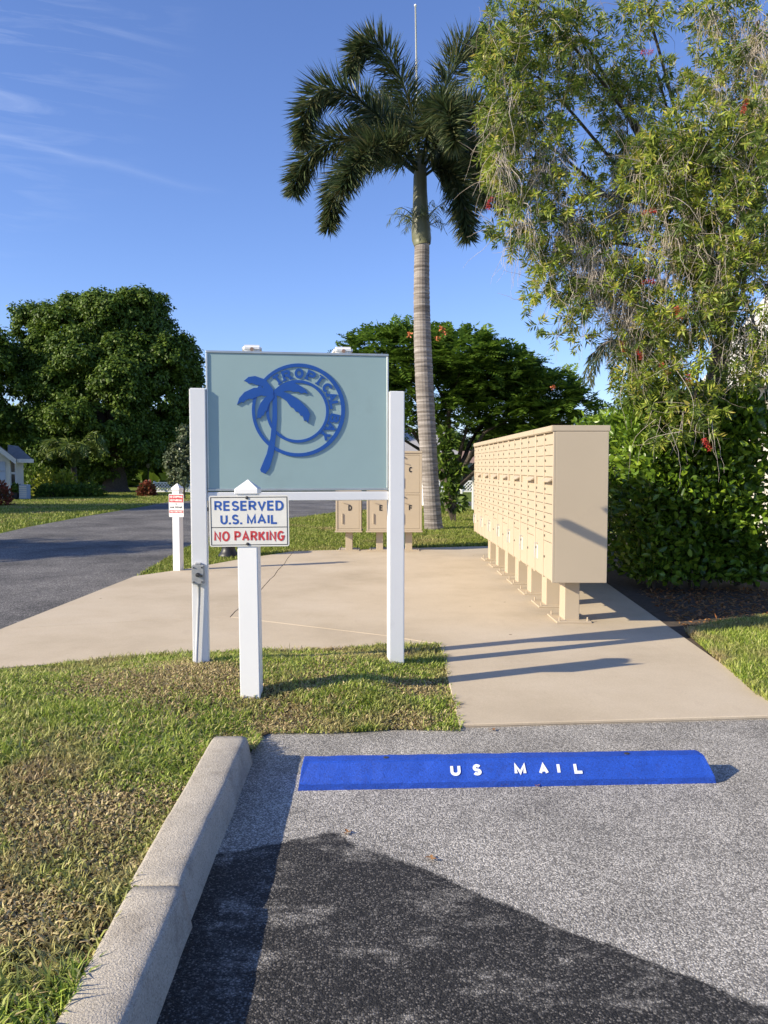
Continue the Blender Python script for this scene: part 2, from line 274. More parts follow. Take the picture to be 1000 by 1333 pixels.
# ------------------------------------------------------------------ object helpers
def link(o, parent=None):
    C.objects.link(o)
    if parent is not None: o.parent = parent
    return o
def thing(name, label, cat, loc=(0, 0, 0), rz=0.0, group=None):
    o = bpy.data.objects.new(name, None); C.objects.link(o); o.location = loc; o.rotation_euler = (0, 0, rz)
    o.empty_display_size = 0.1
    return tag(o, label, cat, group)
def tag(o, label=None, cat=None, group=None, kind=None):
    if label: o['label'] = label
    if cat: o['category'] = cat
    if group: o['group'] = group
    if kind: o['kind'] = kind
    return o
def obj(name, bm, mat, parent=None, smooth=False):
    me = bpy.data.meshes.new(name); bm.to_mesh(me); bm.free()
    me.materials.append(M[mat] if isinstance(mat, str) else mat)
    if smooth:
        me.polygons.foreach_set('use_smooth', [True] * len(me.polygons))
    return link(bpy.data.objects.new(name, me), parent)
def npobj(name, V, T, mat, parent=None, smooth=False):
    """V (n,3) float, T (m,3) int triangles"""
    me = bpy.data.meshes.new(name); V = np.asarray(V, np.float32); T = np.asarray(T, np.int32)
    me.vertices.add(len(V)); me.vertices.foreach_set('co', V.ravel())
    me.loops.add(T.size); me.loops.foreach_set('vertex_index', T.ravel())
    me.polygons.add(len(T)); me.polygons.foreach_set('loop_start', np.arange(0, T.size, 3, dtype=np.int32))
    me.update(calc_edges=True)
    if smooth: me.polygons.foreach_set('use_smooth', [True] * len(T))
    me.materials.append(M[mat])
    return link(bpy.data.objects.new(name, me), parent)
def children(o): return [c for c in bpy.data.objects if c.parent == o]
def dup(root, kids=None):
    def rec(o, par):
        c = o.copy(); C.objects.link(c)
        if par is not None: c.parent = par
        for k in KIDS.get(o.name, []): rec(k, c)
        return c
    KIDS = {}
    for o in bpy.data.objects:
        if o.parent is not None: KIDS.setdefault(o.parent.name, []).append(o)
    return rec(root, None)
def box(bm, a, b, bev=0.0, Mx=None, seg=1):
    t = bmesh.new(); bmesh.ops.create_cube(t, size=1.0)
    a = Vector(a); b = Vector(b)
    for v in t.verts: v.co = Vector(((a.x + b.x) / 2 + v.co.x * (b.x - a.x), (a.y + b.y) / 2 + v.co.y * (b.y - a.y), (a.z + b.z) / 2 + v.co.z * (b.z - a.z)))
    if bev: bmesh.ops.bevel(t, geom=t.edges[:], offset=bev, segments=seg, affect='EDGES', clamp_overlap=True)
    if Mx is not None: bmesh.ops.transform(t, matrix=Mx, verts=t.verts)
    merge(bm, t)
def merge(bm, t):
    me = bpy.data.meshes.new('tmp'); t.to_mesh(me); t.free(); bm.from_mesh(me); bpy.data.meshes.remove(me)
def cyl(bm, p0, p1, r0, r1=None, n=12):
    tube(bm, [p0, p1], [r0, r1 if r1 is not None else r0], n)
def tube(bm, pts, rad, n=8, cap=True):
    pts = [Vector(p) for p in pts]; rings = []
    up = Vector((0, 0, 1))
    for i, p in enumerate(pts):
        d = (pts[min(i + 1, len(pts) - 1)] - pts[max(i - 1, 0)]).normalized()
        ref = Vector((1, 0, 0)) if abs(d.z) > 0.9 else up
        s = d.cross(ref).normalized(); q = d.cross(s).normalized()
        rings.append([bm.verts.new(p + (s * math.cos(2 * math.pi * k / n) + q * math.sin(2 * math.pi * k / n)) * rad[i]) for k in range(n)])
    for a, b in zip(rings, rings[1:]):
        for k in range(n): bm.faces.new((a[k], a[(k + 1) % n], b[(k + 1) % n], b[k]))
    if cap: bm.faces.new(rings[0]); bm.faces.new(rings[-1][::-1])
def lathe(bm, prof, n=20, c=(0, 0, 0)):
    rings = [[bm.verts.new((c[0] + r * math.cos(2 * math.pi * k / n), c[1] + r * math.sin(2 * math.pi * k / n), c[2] + z)) for k in range(n)] for r, z in prof]
    for a, b in zip(rings, rings[1:]):
        for k in range(n): bm.faces.new((a[k], a[(k + 1) % n], b[(k + 1) % n], b[k]))
    bm.faces.new(rings[0][::-1]); bm.faces.new(rings[-1])
def prism(bm, poly, z0, z1):
    """poly: list of (x,y); solid between z0 and z1"""
    lo = [bm.verts.new((x, y, z0)) for x, y in poly]; hi = [bm.verts.new((x, y, z1)) for x, y in poly]
    n = len(poly); bm.faces.new(hi); bm.faces.new(lo[::-1])
    for i in range(n): bm.faces.new((lo[i], lo[(i + 1) % n], hi[(i + 1) % n], hi[i]))
    bmesh.ops.recalc_face_normals(bm, faces=bm.faces[:])
def plate(bm, poly, y0, y1):
    """poly in (x,z), solid from y0 (front, towards -y) to y1"""
    f = [bm.verts.new((x, y0, z)) for x, z in poly]; b = [bm.verts.new((x, y1, z)) for x, z in poly]
    n = len(poly); fs = [bm.faces.new(f), bm.faces.new(b[::-1])]
    for i in range(n): fs.append(bm.faces.new((f[i], f[(i + 1) % n], b[(i + 1) % n], b[i])))
    bmesh.ops.recalc_face_normals(bm, faces=fs)
def shrink(poly, d):
    """move each edge of a polygon inwards by d"""
    n = len(poly); P = [Vector((x, y)) for x, y in poly]
    area = sum(P[i].x * P[(i + 1) % n].y - P[(i + 1) % n].x * P[i].y for i in range(n))
    s = 1 if area > 0 else -1; out = []
    for i in range(n):
        e0 = (P[i] - P[i - 1]).normalized(); e1 = (P[(i + 1) % n] - P[i]).normalized()
        n0 = Vector((-e0.y, e0.x)) * s; n1 = Vector((-e1.y, e1.x)) * s
        k = (n0 + n1); k = k / max(0.3, k.dot(n0)) if k.length > 1e-6 else n0
        out.append(tuple(P[i] + k * d))
    return out
def _arc(cx, cy, rx, ry, a0, a1, n=10):
    return [(cx + rx * math.cos(math.radians(a0 + (a1 - a0) * k / n)), cy + ry * math.sin(math.radians(a0 + (a1 - a0) * k / n))) for k in range(n + 1)]
GLYPH = {                                                      # plain block capitals: width, strokes on the centre line
 'A': (.80, [[(0, 0), (.5, 1), (1, 0)], [(.19, .33), (.81, .33)]]),
 'B': (.68, [[(0, 0), (0, 1), (.55, 1)] + _arc(.55, .76, .38, .24, 90, -90)[1:] + [(0, .52)], [(.02, .52), (.58, .52)] + _arc(.58, .26, .42, .26, 90, -90)[1:] + [(0, 0)]]),
 'C': (.76, [_arc(.5, .5, .5, .5, 42, 318, 18)]),
 'D': (.74, [[(0, .5), (0, 1), (.45, 1)] + _arc(.45, .5, .55, .5, 90, -90, 14)[1:] + [(0, 0), (0, .5)]]),
 'E': (.62, [[(1, 1), (0, 1), (0, 0), (1, 0)], [(.02, .52), (.92, .52)]]),
 'F': (.58, [[(1, 1), (0, 1), (0, 0)], [(.02, .52), (.9, .52)]]),
 'G': (.80, [_arc(.5, .5, .5, .5, 44, 322, 18) + [(.98, .45), (.55, .45)]]),
 'I': (.0, [[(0, 0), (0, 1)]]),
 'K': (.70, [[(0, 0), (0, 1)], [(.98, 1), (.02, .36)], [(.36, .60), (1, 0)]]),
 'L': (.56, [[(0, 1), (0, 0), (1, 0)]]),
 'M': (.80, [[(0, 0), (0, 1), (.5, .08), (1, 1), (1, 0)]]),
 'N': (.70, [[(0, 0), (0, 1), (1, 0), (1, 1)]]),
 'O': (.84, [_arc(.5, .5, .5, .5, 90, 450, 24)]),
 'P': (.66, [[(0, 0), (0, 1), (.55, 1)] + _arc(.55, .73, .45, .27, 90, -90)[1:] + [(.02, .46)]]),
 'R': (.70, [[(0, 0), (0, 1), (.55, 1)] + _arc(.55, .74, .42, .26, 90, -90)[1:] + [(.02, .48)], [(.52, .48), (1, 0)]]),
 'S': (.66, [_arc(.5, .74, .46, .26, 25, 270, 12) + _arc(.5, .24, .5, .24, 90, -155, 12)[1:]]),
 'T': (.64, [[(0, 1), (1, 1)], [(.5, .99), (.5, 0)]]),
 'U': (.68, [[(0, 1), (0, .36)] + _arc(.5, .36, .5, .36, 180, 360, 12)[1:] + [(1, 1)]]),
 'V': (.78, [[(0, 1), (.5, 0), (1, 1)]]),
 'X': (.74, [[(0, 0), (1, 1)], [(0, 1), (1, 0)]]),
 'Y': (.76, [[(0, 1), (.5, .46), (1, 1)], [(.5, .48), (.5, 0)]]),
 '.': (.0, [[(0, -.10), (0, .12)]]),
}
def ribbon(bm, pts, t, y0, y1, sx, ox, ht):
    """one stroke of a letter as a solid of width t"""
    P = [Vector((ox + p[0] * sx, p[1] * ht)) for p in pts]; n = len(P); L_e, R_e = [], []
    closed = (P[0] - P[-1]).length < 1e-6
    for i in range(n):
        a = P[i] - P[i - 1] if i else (P[-1] - P[-2] if closed else P[1] - P[0]); b = P[i + 1] - P[i] if i < n - 1 else (P[1] - P[0] if closed else P[-1] - P[-2])
        a = a.normalized(); b = b.normalized(); na = Vector((-a.y, a.x)); nb = Vector((-b.y, b.x)); m = na + nb
        m = na if m.length < .05 else m.normalized(); k = t / 2 / max(.6, m.dot(na))
        L_e.append(P[i] + m * k); R_e.append(P[i] - m * k)
    f = [[bm.verts.new((q.x, y, q.y)) for q in E] for E in (L_e, R_e) for y in (y0, y1)]
    lf, lb, rf, rb = f
    for i in range(n - 1):
        bm.faces.new((lf[i], rf[i], rf[i + 1], lf[i + 1])); bm.faces.new((lf[i], lf[i + 1], lb[i + 1], lb[i])); bm.faces.new((rf[i + 1], rf[i], rb[i], rb[i + 1]))
    bm.faces.new((lf[0], lb[0], rb[0], rf[0])); bm.faces.new((lf[-1], rf[-1], rb[-1], lb[-1]))
def fit_letters(body, wd, ht, bold=0.17, ext=0.001, space=0.16):
    """upright lettering wd x ht metres, standing in the xz plane, facing -y, centred; bold = stroke / height"""
    t = bold * ht; widths = []
    tot = 0.0
    for ch in body: tot += (.34 if ch == ' ' else GLYPH[ch][0]) 
    gaps = (len(body) - 1) * space
    flex = wd - len([c for c in body if c != ' ']) * t           # strokes keep their weight, the bowls stretch
    k = flex / (tot + gaps) if tot + gaps > 0 else 0
    bm = bmesh.new(); x = -wd / 2; j = 0
    for ch in body:
        if ch == ' ': x += (.34 + space) * k; continue
        gw = GLYPH[ch][0] * k
        for st in GLYPH[ch][1]:
            d = j * .00006; j += 1
            q = [(p[0], p[1]) for p in st]
            ribbon(bm, [(p[0], (p[1] * (ht - t) + t / 2 - ht / 2) / ht) for p in q], t, -ext - d, ext, gw, x + t / 2, ht)
        x += gw + t + space * k
    me = bpy.data.meshes.new('letters'); bmesh.ops.recalc_face_normals(bm, faces=bm.faces[:]); bm.to_mesh(me); bm.free(); return me
def meobj(name, me, mat, parent, loc=(0, 0, 0), rot=(0, 0, 0)):
    if not me.materials: me.materials.append(M[mat])
    o = link(bpy.data.objects.new(name, me), parent); o.location = loc; o.rotation_euler = rot; return o

# foliage ---------------------------------------------------------------
def unit(V): return V / np.maximum(1e-9, np.linalg.norm(V, axis=-1, keepdims=True))
def rdir(n): return unit(rng.normal(size=(n, 3)))
def leaves(P, D, L, Wd, fold=0.15, N=None, six=False):
    """one folded leaf per row: base P, direction D, length L, half width Wd. Returns V, T"""
    n = len(P); D = unit(D); R = rdir(n) if N is None else N
    S = unit(np.cross(D, R)); U = np.cross(S, D)
    L = np.broadcast_to(np.asarray(L, float).reshape(-1, 1), (n, 1)); Wd = np.broadcast_to(np.asarray(Wd, float).reshape(-1, 1), (n, 1))
    if six:
        V = np.stack([P, P + D * L * .3 + S * Wd * .85 + U * Wd * fold, P + D * L * .65 + S * Wd * .85 + U * Wd * fold, P + D * L - U * L * .08,
                      P + D * L * .65 - S * Wd * .85 + U * Wd * fold, P + D * L * .3 - S * Wd * .85 + U * Wd * fold], 1).reshape(-1, 3)
        T = np.array([[0, 1, 2], [0, 2, 3], [0, 3, 4], [0, 4, 5]])[None] + (np.arange(n) * 6)[:, None, None]
    else:
        V = np.stack([P, P + D * L * .42 + S * Wd + U * Wd * fold, P + D * L, P + D * L * .42 - S * Wd + U * Wd * fold], 1).reshape(-1, 3)
        T = np.array([[0, 1, 2], [0, 2, 3]])[None] + (np.arange(n) * 4)[:, None, None]
    return V, T.reshape(-1, 3)
def cat(parts):
    Vs, Ts, k = [], [], 0
    for V, T in parts:
        Vs.append(V); Ts.append(T + k); k += len(V)
    return np.concatenate(Vs), np.concatenate(Ts)
def blades(P, L, Wd, lean):
    n = len(P); az = rng.uniform(0, 2 * np.pi, n); ln = rng.uniform(*lean, n)
    dh = np.stack([np.cos(az), np.sin(az), np.zeros(n)], 1); sd = np.stack([-np.sin(az), np.cos(az), np.zeros(n)], 1)
    tw = rng.uniform(-1.2, 1.2, n)[:, None]; sd = sd * np.cos(tw) + dh * np.sin(tw)
    up = np.array([0, 0, 1.0]); L = L[:, None]; Wd = Wd[:, None]; ln = ln[:, None]
    mid = P + (up * np.cos(ln * .55) + dh * np.sin(ln * .55)) * L * .55
    tip = mid + (up * np.cos(ln * 1.35) + dh * np.sin(ln * 1.35)) * L * .45
    V = np.stack([P - sd * Wd, P + sd * Wd, mid + sd * Wd * .8, mid - sd * Wd * .8, tip], 1).reshape(-1, 3)
    T = np.array([[0, 1, 2], [0, 2, 3], [3, 2, 4]])[None] + (np.arange(n) * 5)[:, None, None]
    return V, T.reshape(-1, 3)
def inpoly(P, poly):
    x, y = P[:, 0], P[:, 1]; r = np.zeros(len(P), bool); n = len(poly); j = n - 1
    for i in range(n):
        xi, yi = poly[i][:2]; xj, yj = poly[j][:2]
        c = ((yi > y) != (yj > y)) & (x < (xj - xi) * (y - yi) / (yj - yi + 1e-12) + xi)
        r ^= c; j = i
    return r
def clump_crown(blobs, dens, per, Lf, Wf, spread=0.5, up=0.35, inner=0.55):
    """blobs: (cx,cy,cz,rx,ry,rz). Leaf clumps on and inside the blob shells"""
    parts = []
    for cx, cy, cz, rx, ry, rz in blobs:
        n = max(4, int(dens * (rx * ry + rx * rz + ry * rz)))
        d = rdir(n); d[:, 2] = np.where(d[:, 2] < -0.35, -d[:, 2], d[:, 2])
        r = rng.uniform(inner, 1.03, n) ** 0.6
        c = np.array([cx, cy, cz]) + d * np.array([rx, ry, rz]) * r[:, None]
        k = np.repeat(np.arange(n), per)
        cs = spread * rng.uniform(0.6, 1.25, n)
        off = rdir(len(k)) * (rng.uniform(0, 1, len(k)) ** 0.45)[:, None] * cs[k][:, None] * np.array([1, 1, .72])
        P = c[k] + off
        N_ = off / spread + d[k] * .55 + np.array([0, 0, .45]) + rng.normal(size=off.shape) * .5
        D = np.cross(N_, rng.normal(size=off.shape)) + off * .35 / spread + np.array([0, 0, -.25])
        parts.append(leaves(P, D, Lf * rng.uniform(.65, 1.25, len(k)), Wf * rng.uniform(.7, 1.2, len(k)), .12, N=N_))
    return cat(parts)
def limbs(bm, base, targets, r0, split=0.35, n=7):
    base = Vector(base)
    mean = sum((Vector(t) for t in targets), Vector()) / len(targets)
    fork = base.lerp(mean, split); fork.x = base.x * .7 + fork.x * .3; fork.y = base.y * .7 + fork.y * .3
    tube(bm, [base, base.lerp(fork, .15), base.lerp(fork, .6), fork], [r0 * 1.35, r0, r0 * .85, r0 * .8], n + 3)
    for t in targets:
        t = Vector(t); mid = fork.lerp(t, .5) + Vector((random.uniform(-.1, .1), random.uniform(-.1, .1), .12)) * (t - fork).length
        tube(bm, [fork - Vector((0, 0, r0 * .3)), fork.lerp(mid, .5) + Vector((0, 0, .03)), mid, t], [r0 * .55, r0 * .42, r0 * .3, r0 * .1], n)
def tree(name, label, base, blobs, dens, per, Lf, Wf, leaf, r0, spread=0.5, cat_='tree', group=None, up=.3):
    base = Vector(base); t = thing(name, label, cat_, base, 0, group)
    loc = [(b[0] - base.x, b[1] - base.y, b[2] - base.z, *b[3:]) for b in blobs]
    lobes = []
    for b in loc:
        for q in range(6):
            d = unit(rng.normal(size=3) + np.array([0, -.4, .5])); k = rng.uniform(.28, .45)
            lobes.append((b[0] + d[0] * b[3] * .9, b[1] + d[1] * b[4] * .9, b[2] + d[2] * b[5] * .9, b[3] * k, b[4] * k, b[5] * k))
    V, T = clump_crown([(b[0], b[1], b[2], b[3] * .93, b[4] * .93, b[5] * .93) for b in loc] + lobes, dens, per, Lf, Wf, spread)
    npobj('crown', V, T, leaf, t)
    bm = bmesh.new(); limbs(bm, (0, 0, -.05), [(b[0], b[1], b[2]) for b in loc], r0)
    obj('trunk', bm, 'brown_bark', t, True)
    return t
def bush(name, label, base, size, n, Lf, Wf, leaf, group=None, cat_='shrub'):
    base = Vector(base); t = thing(name, label, cat_, base, 0, group)
    sx, sy, sz = size
    d = rdir(n); d[:, 2] = np.abs(d[:, 2]); r = rng.uniform(.55, 1.05, n)
    lump = 1 + .14 * np.sin(d[:, 0] * 7 + base.x) * np.cos(d[:, 1] * 6 + d[:, 2] * 5)
    P = d * np.array([sx, sy, sz]) * (r * lump)[:, None]
    D = d + rng.normal(size=P.shape) * .6 + np.array([0, 0, .3])
    V, T = leaves(P, D, Lf * rng.uniform(.6, 1.3, n), Wf * rng.uniform(.7, 1.2, n))
    npobj('foliage', V, T, leaf, t)
    bm = bmesh.new()
    for k in range(7):
        a = k * .9; q = Vector((math.cos(a) * sx * .6, math.sin(a) * sy * .6, sz * .75))
        tube(bm, [(math.cos(a) * sx * .08, math.sin(a) * sy * .08, -.03), q * .5 + Vector((0, 0, .05)), q], [.018, .013, .005], 5)
    obj('stem', bm, 'brown_bark', t)
    return t

# ------------------------------------------------------------------ THE GROUND
bm = bmesh.new()
xs_ = [-300, -60, -20, 0, 20, 60, 300]; ys_ = [-60, -5, 10, 30, 80, 200, 500]
vv = [[bm.verts.new((x, y, -0.02)) for x in xs_] for y in ys_]
for j in range(len(ys_) - 1):
    for i in range(len(xs_) - 1): bm.faces.new((vv[j][i], vv[j][i + 1], vv[j + 1][i + 1], vv[j + 1][i]))
tag(obj('ground', bm, 'turf'), kind='structure')

def sheet(name, pts, z, mat):
    bm = bmesh.new(); f = bm.faces.new([bm.verts.new((p[0], p[1], z)) for p in pts]); bmesh.ops.triangulate(bm, faces=[f])
    bmesh.ops.recalc_face_normals(bm, faces=bm.faces[:])
    if bm.faces[0].normal.z < 0: bmesh.ops.reverse_faces(bm, faces=bm.faces[:])
    return tag(obj(name, bm, mat), kind='structure')
A0 = g(330, 953); A1 = g(594, 950); A2 = g(1000, 937)
EDGE_Y = A0.y
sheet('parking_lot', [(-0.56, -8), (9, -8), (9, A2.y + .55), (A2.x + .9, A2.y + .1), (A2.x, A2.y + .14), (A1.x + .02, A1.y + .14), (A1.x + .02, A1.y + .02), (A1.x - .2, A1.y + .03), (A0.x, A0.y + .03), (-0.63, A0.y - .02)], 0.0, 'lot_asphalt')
# road on the left, bending right beyond the lawn
road = [g(-150, 868), g(0, 823), g(60, 800), g(110, 779), g(175, 753), g(212, 728), g(262, 702), g(330, 682), g(440, 668), g(560, 659), g(625, 657.5), (26, 27.5), (26, 33), g(625, 652.8),
        g(560, 652.5), g(440, 651.5), g(330, 650), g(262, 650), g(200, 657), g(110, 672), g(40, 685), g(0, 694), (-9.6, 9), (-9.8, -8), (-3.6, -8), (-3.5, 2)]
sheet('road', road, -0.008, 'road_asphalt')
sheet('driveway', [g(-120, 662), g(50, 657), g(120, 657.5), g(228, 656), g(228, 652.5), g(120, 653), g(50, 653), g(-120, 655)], -0.012, 'road_asphalt')

# concrete pavement: three slabs with open joints
F0, F1, F2, F3, F4 = g(1037, 935), g(597, 948), g(572, 842), g(250, 853), g(0, 873)
F4b, R1, R2, R3 = g(-170, 884), g(-170, 872), g(0, 822), g(175, 752)
J1, J2, J3 = g(186, 811), g(300, 806), g(505, 831)
K1, K2 = g(344, 765), g(383, 719)
CR = [g(u, v) for u, v in ((306, 799), (311, 795), (316, 788), (324, 783), (329, 777), (336, 773), (341, 769), (344, 765), (352, 756), (357, 752), (362, 744), (371, 735), (375, 728))]
B1, B2, B4, B5 = g(245, 742), g(310, 730), g(435, 717.5), g(690, 711)
E1, E2 = Vector((2.86, B5.y, 0)), g(1000, 910)
pav = bpy.data.objects.new('pavement', None); C.objects.link(pav); tag(pav, kind='structure')
ST = 0.020
for poly in ([F2, F3, F4, F4b, R1, R2, J1, J2, J3], [R2, R3, B1, B2, K2] + CR[::-1] + [J2, J1], [J2] + CR + [K2, B4, B5, E1, E2, F0, F1, F2, J3]):
    pp = shrink([(p[0], p[1]) for p in poly], 0.0026)
    bm = bmesh.new(); prism(bm, pp, -0.05, ST)
    bmesh.ops.bevel(bm, geom=[e for e in bm.edges if all(v.co.z > 0 for v in e.verts)], offset=.004, segments=1, affect='EDGES')
    obj('slab', bm, 'slab_concrete', pav)
sheet('slab_bed', [(p[0], p[1]) for p in [F1, F2, F3, F4, F4b, R1, R2, R3, B1, B2, B4, B5, E1, E2, F0]], 0.006, 'joint_fill')
# dark soil bed under the hedge
def gs(u, v): return g(u, v, 0.0)
sheet('soil_bed', [(2.05, 7.0), (2.2, 5.2), gs(905, 822), gs(940, 812), gs(1010, 806), (9, 6.6), (9, 16), (2.2, 16)], 0.010, 'soil')

# front lawn: a low mound against the kerb
KX0, KX1 = -0.727, -0.566
KEND = g(310, 957, .13).y
def kx(y): return -.024 * (y - 1.7)
LAWN = [(KX0 + .01 + kx(-2), -2), (KX0 + .01 + kx(KEND), KEND + .005), (KX1 + kx(KEND), KEND + .012), (A0.x + .02, A0.y), (A1.x - .01, A1.y + .01), (F1.x - .012, F1.y), (F2.x - .012, F2.y - .01), (F3.x, F3.y - .01), (F4.x, F4.y - .01), (F4b.x, F4b.y), (-3.55, 2), (-3.6, -2)]
def seg_dist(P, a, b):
    a = np.array(a[:2]); b = np.array(b[:2]); d = b - a; t = np.clip(((P[:, :2] - a) @ d) / (d @ d), 0, 1)
    return np.linalg.norm(P[:, :2] - (a + t[:, None] * d), axis=1)
def lawn_z(P):
    P = np.atleast_2d(np.asarray(P, float))
    d = np.minimum.reduce([seg_dist(P, A0, A1), seg_dist(P, F1, F2), seg_dist(P, F2, F3), seg_dist(P, F3, F4)])
    s = np.clip(d / .8, 0, 1); s = s * s * (3 - 2 * s)
    return 0.006 + 0.095 * s + 0.006 * np.sin(P[:, 0] * 5 + P[:, 1] * 3) * s
def lawn_sheet(name, poly, zf, mat, step=.08):
    xs = [p[0] for p in poly]; ys = [p[1] for p in poly]
    X, Y = np.meshgrid(np.arange(min(xs), max(xs) + step, step), np.arange(min(ys), max(ys) + step, step))
    P = np.stack([X.ravel(), Y.ravel()], 1); nx = X.shape[1]; ny = X.shape[0]
    # pull outside points onto the boundary
    ins = inpoly(P, poly); best = np.full(len(P), 1e9); Q = P.copy()
    for i in range(len(poly)):
        a = np.array(poly[i][:2]); b = np.array(poly[(i + 1) % len(poly)][:2]); d = b - a
        t = np.clip(((P - a) @ d) / (d @ d), 0, 1); q = a + t[:, None] * d; dd = np.linalg.norm(P - q, axis=1)
        m = dd < best; best[m] = dd[m]; Q[m] = q[m]
    keep = ins | (best < step * 1.05); P = np.where(ins[:, None], P, Q)
    V = np.column_stack([P, zf(P)])
    T = []
    for j in range(ny - 1):
        for i in range(nx - 1):
            a, b, c, d = j * nx + i, j * nx + i + 1, (j + 1) * nx + i + 1, (j + 1) * nx + i
            if keep[a] and keep[b] and keep[c] and keep[d]: T += [(a, b, c), (a, c, d)]
    return tag(npobj(name, V, np.array(T), mat, None, True), kind='structure')
lawn_sheet('lawn', LAWN, lawn_z, 'thatch')

def scatter(poly, dens, n_cap=400000):
    xs = [p[0] for p in poly]; ys = [p[1] for p in poly]
    n = int((max(xs) - min(xs)) * (max(ys) - min(ys)) * dens); n = min(n, n_cap * 4)
    P = np.stack([rng.uniform(min(xs), max(xs), n), rng.uniform(min(ys), max(ys), n)], 1)
    return P[inpoly(P, poly)]
def lumpy(P, s, seed=0):
    a, b = P[:, 0] * s + seed, P[:, 1] * s - seed
    return (np.sin(a * 1.3 + 1.7 * np.sin(b * .9)) + np.sin(b * 1.7 + 1.3 * np.sin(a * 1.1)) + .6 * np.sin(a * 3.7 + b * 2.9) + .5 * np.sin(b * 5.3 - a * 4.1)) / 3.1
VIS = [(-.95, 1.45), (0.5, 1.45), (0.5, 6.6), (-3.5, 6.6)]
DRY = [(g(245, 888, .08), .42, 1.0), (g(150, 885, .08), .30, .7), (g(135, 1050, .1), .22, .9), (g(60, 1075, .1), .25, .6), (g(360, 935, .05), .22, .9), (g(540, 890, .05), .20, .8), (g(540, 935, .03), .14, .9), (g(430, 890, .05), .2, .6), (g(30, 1190, .1), .18, .7), (g(130, 1130, .1), .12, .7), (g(420, 855, .05), .2, .6), (g(300, 950, .08), .12, .9)]
def dryness(P):
    d = np.zeros(len(P))
    for c, r, a in DRY: d = np.maximum(d, a * np.exp(-((P[:, 0] - c.x) ** 2 + ((P[:, 1] - c.y) * .9) ** 2) / r ** 2))
    return np.clip(d * 1.15 + .22 * lumpy(P, 4.1, 3.0) + .10 * lumpy(P, 11.0, 1.0), 0, 1)
LAWN_SC = [(KX0 + .012 + kx(-2), -2), (KX0 + .012 + kx(KEND), KEND + .02), (KX1 + kx(KEND) + .02, KEND + .03), (A0.x + .05, A0.y - .03), (A0.x + .4, A0.y - .035), (A1.x - .3, A1.y - .01), (A1.x + .012, A1.y - .03), (F1.x + .018, F1.y), (F2.x + .02, F2.y + .02), (F3.x, F3.y + .025), (F4.x, F4.y + .02), (F4b.x, F4b.y), (-3.55, 2), (-3.6, -2)]
P = scatter(LAWN_SC, 27000); P = P[P[:, 1] > .6]
dr = dryness(P); isdry = rng.uniform(0, 1, len(P)) < np.clip(.13 + .95 * dr, 0, .95)
inview = inpoly(P, VIS); keepm = (inview | (rng.uniform(0, 1, len(P)) < .4)) & (rng.uniform(0, 1, len(P)) < np.where(isdry, .62, np.clip(.70 + .8 * lumpy(P, 5.2, 1.0), .2, 1)))
P, dr, isdry = P[keepm], dr[keepm], isdry[keepm]
lush = np.clip(.5 + .6 * lumpy(P, 2.1, 4.0) - dr, 0, 1)
for nm, mk, mat_, ln_, lab in (('grass', ~isdry, 'grass_blade', (.45, 1.6), 'yellow green grass growing on the front lawn beside the kerb'), ('dry_grass', isdry, 'straw', (.9, 1.75), 'dry straw coloured grass in patches on the front lawn')):
    Q = P[mk]; P3 = np.column_stack([Q, lawn_z(Q) - .003]); n_ = len(Q)
    V, T = blades(P3, (0.023 + 0.036 * lush[mk]) * rng.uniform(.5, 1.5, n_), 0.0034 * rng.uniform(.6, 1.35, n_), ln_)
    tag(npobj(nm, V, T, mat_), lab, 'grass', kind='stuff')

RLAWN = [g(892, 826), g(940, 814), g(1010, 806), g(1150, 800), g(1180, 905), g(1020, 930), g(985, 909)]
lawn_sheet('lawn_verge', RLAWN, lambda P: np.full(len(P), .0165), 'thatch', .1)
P = scatter([(p[0], p[1]) for p in RLAWN], 15000); P3 = np.column_stack([P, np.full(len(P), .018)])
V, T = blades(P3, 0.06 * rng.uniform(.5, 1.3, len(P3)), 0.003 * rng.uniform(.6, 1.3, len(P3)), (.3, 1.3))
tag(npobj('grass', V, T, 'grass_blade'), 'patch of grass right of the concrete pavement, in front of the hedge', 'grass', kind='stuff')

MLAWN = [g(176, 749), g(245, 740), g(312, 728.5), g(436, 716), g(690, 709.5), (3.3, 22), g(560, 660), g(440, 669), g(330, 683), g(262, 703), g(212, 729)]
P = scatter([(p[0], p[1]) for p in MLAWN], 2600); dd = P[:, 1]
P3 = np.column_stack([P, np.full(len(P), -.022)]); sc_ = np.clip(dd / 12, .8, 2)
V, T = blades(P3, 0.058 * sc_ * rng.uniform(.6, 1.3, len(P3)), 0.0065 * sc_ * rng.uniform(.6, 1.3, len(P3)), (.3, 1.2))
tag(npobj('grass', V, T, 'grass_blade_far'), 'mown lawn behind the parcel lockers with tan dry streaks', 'grass', kind='stuff')
FL = [g(0, 692), g(40, 684), g(110, 671), g(200, 656), g(262, 649), g(262, 640), g(-60, 640), g(-200, 700)]
P = scatter([(p[0], p[1]) for p in FL], 330); P3 = np.column_stack([P, np.full(len(P), -.022)])
V, T = blades(P3, 0.065 * rng.uniform(.6, 1.3, len(P3)), 0.015 * rng.uniform(.6, 1.3, len(P3)), (.3, 1.2))
tag(npobj('grass', V, T, 'grass_blade_far'), 'bright green lawn across the road in front of the big tree', 'grass', kind='stuff')

